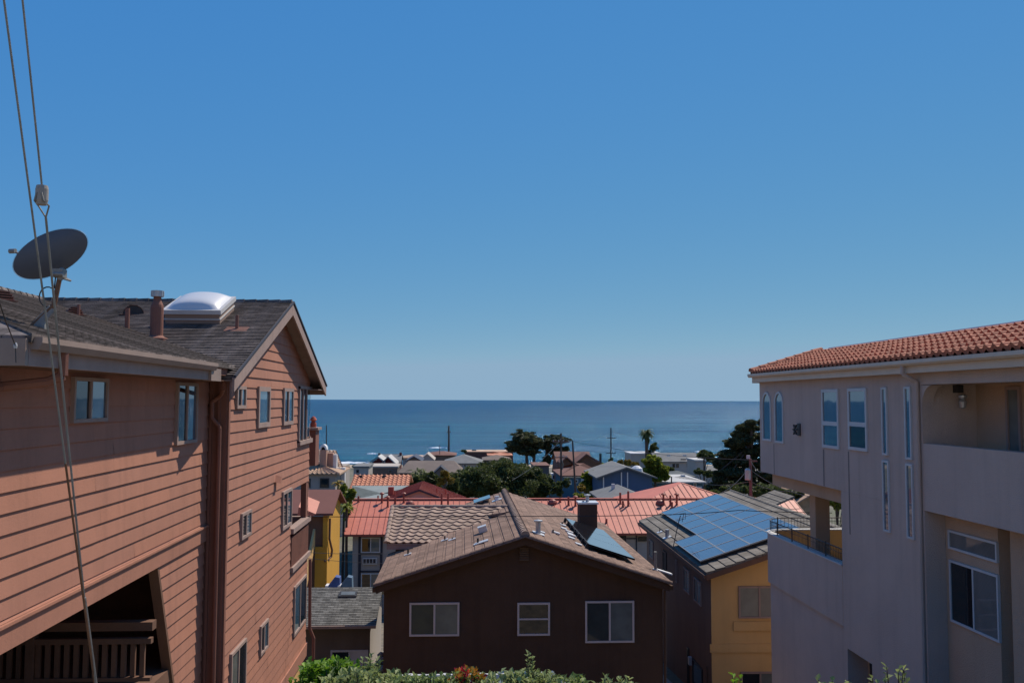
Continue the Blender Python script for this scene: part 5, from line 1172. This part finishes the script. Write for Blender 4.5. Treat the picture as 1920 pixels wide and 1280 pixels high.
tree('yellowgreen_tree', 'sunlit yellow green tree beside the blue house roof', G(1228, 118), [C(1224, 866, 118, 22, 13), C(1240, 882, 118, 17, 14), C(1216, 886, 118, 18, 14), C(1247, 893, 118, 9, 9), C(1230, 896, 118, 18, 8)], 6500, .34, leaf_yel, 10, .24, .25, clumps=48)
tree('small_round_tree', 'small dark green tree with yellow green edges left of the blue house', G(1107, 104), [C(1107, 893, 104, 16, 10), C(1103, 908, 104, 16, 12), C(1119, 903, 104, 9, 9)], 3200, .30, leaf_yel, 11, .25, .18, clumps=30)
tree('golden_shrub', 'low golden green shrub at the foot of the utility poles', G(1092, 100), [C(1090, 913, 100, 10, 6), C(1099, 919, 100, 7, 6)], 900, .24, leaf_gold, 12, .35, .06, clumps=10, cat='shrub')
tree('golden_shrub', 'golden yellow flowering shrub between taupe roof and broad tree', G(834, 92), [C(834, 890, 92, 11, 10), C(828, 902, 92, 9, 9), C(845, 900, 92, 8, 8)], 1900, .24, leaf_gold, 13, .3, .1, clumps=18, cat='shrub')
tree('dark_shrub', 'dark shrubs under the taupe roof, left of the golden shrub', G(790, 95), [C(782, 900, 95, 20, 12), C(806, 896, 95, 20, 12), C(765, 912, 95, 12, 12), C(850, 912, 95, 14, 16), C(808, 912, 95, 24, 10)], 5200, .3, leaf_dark, 14, .25, .12, clumps=44, cat='shrub')
tree('hedge_tree', 'sunlit shrub row at the shore between chalet house and palm', G(1175, 185), [C(1163, 867, 185, 8, 5), C(1178, 868, 185, 10, 6), C(1192, 870, 185, 8, 5)], 1500, .4, leaf_gold, 15, .3, .1, clumps=18, cat='shrub')
tree('street_shrub', 'dark shrub row along the far street, left of the leaning pole', G(1040, 125), [C(1028, 905, 125, 10, 20), C(1045, 915, 125, 14, 14), C(1062, 905, 125, 9, 10)], 2600, .32, leaf_dark, 16, .25, .12, clumps=26, cat='shrub')
tree('street_shrub', 'low mixed shrubs in front of the blue house, behind the red ridge', G(1118, 92), [C(1088, 930, 92, 14, 6), C(1118, 928, 92, 18, 7), C(1140, 926, 92, 10, 8)], 1500, .26, leaf_yel, 17, .3, .06, clumps=22, cat='shrub')
tree('dark_shrub', 'dark low greenery below the layered cypress, above the grey tile ridge', G(1450, 92), [C(1380, 918, 92, 30, 14), C(1440, 922, 92, 40, 16), C(1490, 925, 92, 26, 10), C(1340, 925, 92, 14, 8)], 6000, .3, leaf_dark, 18, .22, .12, clumps=50, cat='shrub')
tree('grey_green_tree', 'grey green tree seen through the terrace opening beside the column', G(1575, 70), [C(1570, 935, 70, 26, 26), C(1590, 930, 70, 20, 26)], 2600, .25, leaf_yel, 19, .22, .15, clumps=26)
tree('shore_shrub', 'dark shore shrubs and rocks above the surf right of the villa', G(690, 240), [C(668, 874, 235, 10, 3), C(682, 872, 235, 12, 4), C(695, 870, 235, 8, 4)], 900, .5, leaf_dark, 20, .3, .1, clumps=14, cat='shrub')
for i, (px, lab) in enumerate(((870, 'dark shore shrub below the long flat brown house'), (1145, 'small dark round shrub at the foot of the pole with two crossarms'))):
    tree('shore_shrub', lab, G(px, 205), [C(px, 862 if i else 845, 205, 5, 4)], 200, .45, leaf_dark, 30+i, .4, .08, clumps=5, cat='shrub')
# palms
def palm(label, base, top, fr, n, seed, r0=.22, skirt=True, lm=leaf_yel, name='palm_tree', w=.12):
    r = random.Random(seed); base, top = V(base), V(top); T = thing(name, base, label, 'palm tree'); MB().cyl(base-V((0, 0, .4)), top, r0, r0*.8, 8).build('trunk', barkm, T); f = MB()
    for i in range(n):
        t = r.uniform(0, 2*math.pi); el = r.uniform(-.9, 1.25) if skirt else r.uniform(-.2, 1.3); L_ = fr*r.uniform(.75, 1.1); d = V((math.cos(t)*math.cos(el), math.sin(t)*math.cos(el), math.sin(el))); p = top.copy(); s_ = d.cross(V((0, 0, 1))).normalized()
        for k in range(6):
            d2 = (d-V((0, 0, .22*(k+1)))).normalized(); q = p+d2*L_/6; wd = w*L_*(.4+.6*math.sin(math.pi*(k+.8)/6.5)); tt = r.uniform(.1, .9)
            for sg_ in (-1, 1):
                f.face([p, q, q+s_*sg_*wd-V((0, 0, wd*.5)), p+s_*sg_*wd*.7-V((0, 0, wd*.35))], 0, tt)
            p = q
    f.build('frond_crown', lm, T, tint=True); return T
palm('tall shaggy palm standing against the sea above the pale flat house', G(1213, 200), PT(1212, 811, Y=200), 2.1, 90, 1, .40, lm=leaf_dark, w=.10)
PB = PT(1215, 838, Y=200); tree('palm_skirt', 'dense dead frond skirt and lower palm crown under the tall palm', G(1216, 200.5), [C(1213, 828, 200.5, 4.0, 14), C(1225, 838, 200.5, 8, 10), C(1220, 850, 200.5, 8, 8)], 2000, .4, leaf_dark, 40, .4, .15, clumps=14, cat='palm tree')
palm('small spiky palm behind the mustard house gable, lower one', G(652, 62), PT(650, 950, Y=62), .75, 34, 3, .10, False, leaf_yel, 'yucca_palm')
palm('small spiky palm behind the mustard house gable, middle one', G(644, 66), PT(646, 925, Y=66), .8, 34, 4, .10, False, leaf_yel, 'yucca_palm')
palm('small golden palm in front of the villa, topmost of the spiky palms', G(632, 74), PT(634, 908, Y=74), .8, 30, 5, .10, False, leaf_gold, 'yucca_palm')
for k, (px, py) in enumerate(((770, 885), (784, 880), (797, 884))):
    palm(['left spiky agave-like palm under the taupe roof', 'tallest spiky palm under the taupe roof', 'right spiky palm under the taupe roof'][k], G(px, 98), PT(px, py+8, Y=98), 1.6, 26, 50+k, .12, False, leaf_dark, 'yucca_palm', .07)

# ================================================================== POLES, WIRES, VEHICLES
def pole(label, px, pyt, Y, r, arms=(), lean=0, mat=polem, cat='utility pole', name='utility_pole', pxb=None, base_z=None):
    top = PT(px, pyt, Y=Y); b = PT(pxb if pxb else px, 900, Y=Y); base = V((b.x, Y, gz(Y) if base_z is None else base_z))
    T = thing(name, base, label, cat); MB().cyl(base-V((0, 0, .5)), top, r, r*.7, 8).build('shaft', mat, T)
    for (dz, half, m) in arms:
        c = lerp(top, base, dz/(top.z-base.z)); MB().box((c.x-half, c.y-.1, c.z-.06), (c.x+half, c.y+.0, c.z+.08)).build('crossarm', m, T)
        for k in range(4): x_ = c.x-half+.1+(2*half-.2)*k/3; MB().cyl((x_, c.y-.05, c.z+.08), (x_, c.y-.05, c.z+.3), .05, n=6).build('insulator', dirtywhite, T)
    return T
pole('thin bare pole rising behind the tan villa tower', 612, 797, 150, .11)
pole('tall bare dark pole against the sea left of the cypress pair', 841.5, 798, 215, .28, ((1.5, .5, polem),))
pole('short thin pole just left of the tall bare dark pole', 824.5, 834, 205, .10)
pole('utility pole with two crossarms right of the chalet roofs', 1145.5, 802, 205, .20, ((2.3, 1.1, polem), (5.7, 1.1, polem)))
T = pole('brown utility pole with diagonal braces in front of the lower cypress', 1052, 812, 128, .17, ((1.2, 1.2, redpole), (3.4, .9, redpole)))
MB().tube([PT(1050, 850, Y=128), PT(1056, 871, Y=128), PT(1054, 880, Y=128)], .06).build('brace', steelm, T)
pole('leaning dark pole in front of the chalet roofs', 1073.5, 826, 118, .15, pxb=1082)
pole('short black post behind the red hipped roof', 1259, 893, 100, .10, base_z=-14.8)
T = pole('reddish utility pole carrying a grey transformer near the layered cypress', 1407, 860, 70, .16, mat=redpole)
c = PT(1402, 889, Y=69.8); MB().lathe(c-V((0, 0, .45)), [(0, 0), (.2, .02), (.22, .1), (.22, .8), (.14, .9), (0, .92)], 12).build('transformer', metalm, T)
c = PT(1403, 856, Y=69.9); MB().box(c-V((.12, .1, .15)), c+V((.12, .1, .12))).build('switch_box', dirtywhite, T); c = PT(1411, 864, Y=70); MB().box(c-V((.2, .1, .05)), c+V((.35, 0, .05))).build('crossarm', redpole, T)
def cable(label, pts, r, sag=.0, name='overhead_wire', mat=darkmetal):
    P_ = []
    for a, b in zip(pts, pts[1:]):
        for k in range(12): t = k/12; P_.append(lerp(V(a), V(b), t)-V((0, 0, sag*4*t*(1-t))))
    P_.append(V(pts[-1])); o = MB().tube(P_, r, 5).build(name, mat); tag(o, label, 'wire'); return o
cable('dark sagging overhead wire crossing in front of the brown house ridge and solar panels', [PT(577, 968, Y=27.6), PT(1030, 967, Y=27.2), PT(1262, 964, Y=27.0), PT(1385, 956, Y=27.5), PT(1560, 961, Y=28.3)], .012, .015)
cable('thin overhead wire in front of the mustard house, upper one', [PT(577, 1035, Y=45), PT(735, 1037, Y=50)], .012, .05)
cable('thin overhead wire in front of the mustard house, lower one', [PT(577, 1046, Y=45), PT(735, 1056, Y=50)], .010, .05)
for k, (ya, yb_, lab) in enumerate(((822, 862, 'topmost wire running toward the transformer pole'), (903, 902, 'middle of three wires behind the transformer pole'), (915, 935, 'lowest of three wires behind the transformer pole'))):
    cable(lab, [PT(1055 if k == 0 else 1300, ya, Y=128 if k == 0 else 90), PT(1407, yb_, Y=70), PT(1500 if k else 1440, yb_+18, Y=60)], .02, .5 if k == 0 else .3)
def car(label, c, L_, W_, H_, paint, rz=0, van=False, name='parked_car'):
    T = thing(name, c, label, 'van' if van else 'car'); c = V(c); h = L_/2
    prof = [(-h, .35), (-h, .85), (-h*.78, .95), (-h*.5, H_), (h*.35, H_), (h*.62, .98), (h*.97, .85), (h, .4)] if not van else [(-h, .35), (-h, 1.0), (-h*.96, H_), (h*.6, H_), (h*.82, 1.1), (h, .95), (h, .4)]
    prof = [(x_*1.0, z_) for x_, z_ in prof]
    rot = Matrix.Rotation(rz, 3, 'Z'); tr = lambda x_, y_, z_: c+rot@V((x_, y_, z_))
    MB().prism([tr(x_, -W_/2, z_) for x_, z_ in prof], rot@V((0, W_, 0))).build('body', paint, T)
    zc = .96 if not van else 1.1
    g_ = [(-h*.74, zc), (-h*.5, H_-.1), (h*.33, H_-.1), (h*.55, zc)] if not van else [(-h*.9, zc), (-h*.88, H_-.15), (h*.55, H_-.15), (h*.75, zc)]
    for sy in (-1, 1): MB().prism([tr(x_, sy*(W_/2+.006), z_) for x_, z_ in g_], rot@V((0, -sy*.02, 0))).build('side_window', glass, T)
    if van: MB().prism([tr(-h-.006, y_, z_) for y_, z_ in ((-W_*.4, zc), (W_*.4, zc), (W_*.38, H_-.2), (-W_*.38, H_-.2))], rot@V((.02, 0, 0))).build('rear_window', glass, T)
    for sx in (-.62, .6):
        for sy in (-1, 1):
            a = tr(h*sx, sy*(W_/2-.18), .33); b = tr(h*sx, sy*(W_/2+.01), .33); wl = MB().cyl(a, b, .33, n=14).build('wheel', trimdark, T); MB().cyl(tr(h*sx, sy*(W_/2), .33), tr(h*sx, sy*(W_/2+.02), .33), .18, n=10).build('rim', metalm, wl)
    return T
c = PT(1036, 932, Y=141.5); car('teal car parked on the far street just above the red metal ridge', (c.x, 141.5, gz(141.5)+.01), 4.3, 1.7, 1.45, pm('teal_paint', (.04, .16, .17), .3, .05, 2, 20, 0, spec=.5))
c = PT(1030, 888, Y=190); car('white van seen from behind under the cypress pair', (c.x, 178, gz(178)), 4.8, 1.8, 2.0, whitem, R(90), True, 'parked_van')

# ================================================================== NEAR PLANTING along the bottom edge
def bush(name, label, px0, px1, pyt, Y, dY, nst, leaf, lm, seed, spread=.12, ll=.09, lw=.028, hgt=.55, flowers=None, per=26, up=.5, cat='shrub', group=None, bare=0):
    r = random.Random(seed); a = PT(px0, pyt, Y=Y); b = PT(px1, pyt, Y=Y); T = thing(name, ((a.x+b.x)/2, Y, a.z-hgt), label, cat, group); L_ = MB(); St = MB(); Fl = MB()
    for i in range(nst):
        u = r.random(); y_ = Y+r.uniform(-dY, dY); e = 1-abs(2*u-1)**3; x_ = a.x+(b.x-a.x)*u; zt_ = a.z*(y_/Y)-.02-abs(r.gauss(0, .11))-(1-e)*.12; tip = V((x_+r.uniform(-spread, spread), y_, zt_)); root = V((x_, y_, a.z-hgt))
        mid = lerp(root, tip, .5)+V((r.uniform(-.05, .05), r.uniform(-.05, .05), 0)); St.cyl(root, mid, .008, .006, 5, False); St.cyl(mid, tip, .006, .003, 5, False); base_t = r.uniform(.15, .85)
        for k in range(per):
            t = 1-(k/per)*(1-bare)*.75; p = lerp(mid, tip, (t-.5)*2) if t > .5 else lerp(root, mid, t*2)
            d = rnd_unit(r); d.z = abs(d.z)*.6+up*t; d.normalize(); s_ = d.cross(V((0, 0, 1)))
            if s_.length < .1: s_ = V((1, 0, 0))
            s_.normalize(); n_2 = s_.cross(d); l = ll*r.uniform(.6, 1.25); w_ = lw*r.uniform(.7, 1.3); tt = min(1, max(0, base_t+r.uniform(-.3, .3)))
            m_ = p+d*l*.5; q = p+d*l-V((0, 0, l*.15))
            L_.face([p, m_+s_*w_+n_2*w_*.35, q], 0, tt); L_.face([p, q, m_-s_*w_+n_2*w_*.35], 0, tt)
        if flowers and r.random() < flowers[1]:
            Fl = MB()
            for k in range(9):
                d = rnd_unit(r); d.z = abs(d.z)+.3; d.normalize(); s_ = d.orthogonal().normalized(); c_ = tip+rnd_unit(r)*flowers[3]*.6; l = flowers[3]*r.uniform(.6, 1.2)
                Fl.face([c_, c_+d*l*.5+s_*l*.35, c_+d*l, c_+d*l*.5-s_*l*.35], 0, r.random())
            Fl.build('flower', flowers[2][r.randrange(len(flowers[2]))], T, tint=True)
    L_.build('foliage', lm, T, tint=True); St.build('stem', barkm, T)
    return T
bush('bright_bush', 'bright glossy green bush at the foot of the coral house', 572, 668, 1233, 9.2, .45, 230, 0, leaf_bright, 1, .10, .075, .026, .8, per=30)
bush('sage_bush', 'grey green bush between the bright bush and brown house corner', 610, 770, 1252, 8.2, .4, 240, 0, leaf_sage, 2, .10, .075, .017, .7, per=26)
bush('sage_sprig', 'upright grey green sprig rising before the garage wall corner', 684, 706, 1222, 8.6, .08, 16, 0, leaf_sage, 3, .05, .07, .016, .8, per=30, cat='plant')
bush('sage_bush', 'olive green low bush under the left window of the brown house', 735, 862, 1262, 8.0, .35, 170, 0, leaf_mid, 4, .10, .07, .018, .6, per=24)
bush('flowering_plant', 'plant with red and orange flower heads along the bottom edge', 852, 900, 1252, 8.1, .15, 46, 0, leaf_mid, 5, .06, .07, .018, .6, flowers=(0, .85, (petal_red, petal_or), .045), per=20, cat='plant')
bush('sage_bush', 'dense grey green bush with small white flowers under the middle window', 896, 1062, 1256, 7.9, .4, 300, 0, leaf_sage, 6, .10, .07, .017, .6, flowers=(0, .16, (petal_wh,), .022), per=26)
bush('flower_stalk', 'tall single woolly stalk in front of the brown wall', 989, 998, 1214, 7.8, .02, 5, 0, leaf_sage, 7, .012, .05, .014, .7, per=34, cat='plant', bare=.0)
bush('red_flower', 'single red flower head right of the flower cluster', 911, 917, 1250, 8.0, .02, 3, 0, leaf_mid, 8, .01, .05, .012, .5, flowers=(0, 1, (petal_red,), .04), per=10, cat='flower')
bush('sage_bush', 'green bush right of the stalk below the right brown house window', 1052, 1110, 1264, 7.9, .3, 90, 0, leaf_mid, 9, .08, .07, .018, .6, per=26)
bush('sage_bush', 'small yellowish bush below the brown house right corner', 1118, 1190, 1266, 7.8, .2, 60, 0, leaf_sage, 10, .08, .07, .018, .5, per=24)
bush('dry_stalk', 'bent dry stalk under the left window of the brown house', 748, 768, 1246, 8.1, .03, 4, 0, leaf_sage, 11, .10, .04, .010, .6, per=7, cat='plant', bare=.2)
bush('leafy_shoot', 'bright leafy shoot against the ochre wall', 1376, 1402, 1250, 5.9, .05, 7, 0, leaf_bright, 12, .05, .06, .016, .6, per=16, cat='plant')
bush('leafy_shoot', 'cluster of leafy shoots at the bottom below the stucco doorway', 1512, 1606, 1264, 5.8, .1, 26, 0, leaf_sage, 13, .06, .05, .016, .5, per=16, cat='plant')
bush('leafy_shoot', 'tallest leafy shoot in front of the stucco wall', 1658, 1692, 1233, 5.8, .05, 10, 0, leaf_sage, 14, .06, .05, .017, .6, per=18, cat='plant')
bush('leafy_shoot', 'leafy shoot between doorway and tallest shoot', 1622, 1662, 1262, 5.8, .05, 12, 0, leaf_sage, 15, .05, .05, .016, .5, per=16, cat='plant')
lf = MB(); a = PT(735, 1273, Y=9.6); b = PT(990, 1270, Y=9.6); lf.bar(a, b, .04, .09, (0, 0, 1)); LF = thing('low_fence', ((a.x+b.x)/2, 9.6, a.z-.8), 'weathered white fence rail behind the low plants at the bottom', 'fence'); lf.build('rail', dirtywhite, LF)
for k in range(4): p = lerp(a, b, (k+.5)/4); MB().box(p+V((-.04, .02, -1.0)), p+V((.04, .10, .03))).build('post', dirtywhite, LF)

houseblk('white_wall_house', 'low pale walled house right of the villa, below the surf', 663, 691, 876, 876, 150, 7, greyroof, beige, 'flat', wins=((668, 880, 673, 886, frameb),))
houseblk('dark_roof_house', 'small dark roofed house between pale walled house and dark red gables', 678, 697, 878, 869, 165, 7, greyroof, darkred, 'x', 0, .3)
houseblk('shore_cottage', 'small grey roofed cottage partly hidden by the layered cypress', 1322, 1372, 882, 872, 160, 8, greyroof, beige, 'x', 2, .3, wins=((1328, 884, 1334, 890, frameb), (1340, 884, 1346, 890, frameb)))
tree('dark_shrub', 'green shrubs behind the pale roofed house, left of the layered cypress', G(1330, 128), [C(1310, 884, 128, 10, 6), C(1330, 888, 128, 14, 7), C(1258, 880, 150, 8, 6)], 1800, .3, leaf_dark, 60, .3, .1, clumps=22, cat='shrub')
tree('street_tree', 'grey green tree between chalet roofs and the shore', G(1132, 190), [C(1130, 872, 190, 10, 6), C(1146, 870, 190, 8, 5)], 900, .4, leaf_yel, 61, .3, .1, clumps=12)
tree('sage_tree', 'pale green tree crown directly behind the mustard house gable', G(655, 64), [C(652, 938, 64, 9, 22), C(660, 925, 64, 8, 12), C(645, 915, 66, 8, 8), C(652, 965, 64, 6, 12)], 3600, .16, leaf_yel, 62, .3, .08, clumps=34)
for k, (px, py, w_, h_) in enumerate(((1096, 897, 10, 4), (1310, 912, 12, 5))):
    c = PT(px, py, Y=112); o = MB().box((c.x-.4, 112, gz(112)), (c.x+.4, 112.1, c.z)).build('garden_gate', dirtywhite); tag(o, ['small white gate under the brown hipped roof', 'small white gate beside the pale roofed house'][k], 'gate')

for (a_, b_1, lab) in (((1145, 808, 205), (1230, 818, 215), 'thin wire running right from the top crossarm of the pole with two crossarms'), ((1052, 822, 128), (960, 900, 70), 'thin wire dropping left from the braced brown pole'), ((1052, 830, 128), (1145, 812, 205), 'thin wire between the braced pole and the pole with two crossarms'), ((1407, 872, 70), (1330, 930, 60), 'service wire dropping left from the transformer pole'), ((1407, 880, 70), (1560, 935, 50), 'service wire dropping right from the transformer pole')):
    cable(lab, [PT(a_[0], a_[1], Y=a_[2]), PT(b_1[0], b_1[1], Y=b_1[2])], .018, .5)
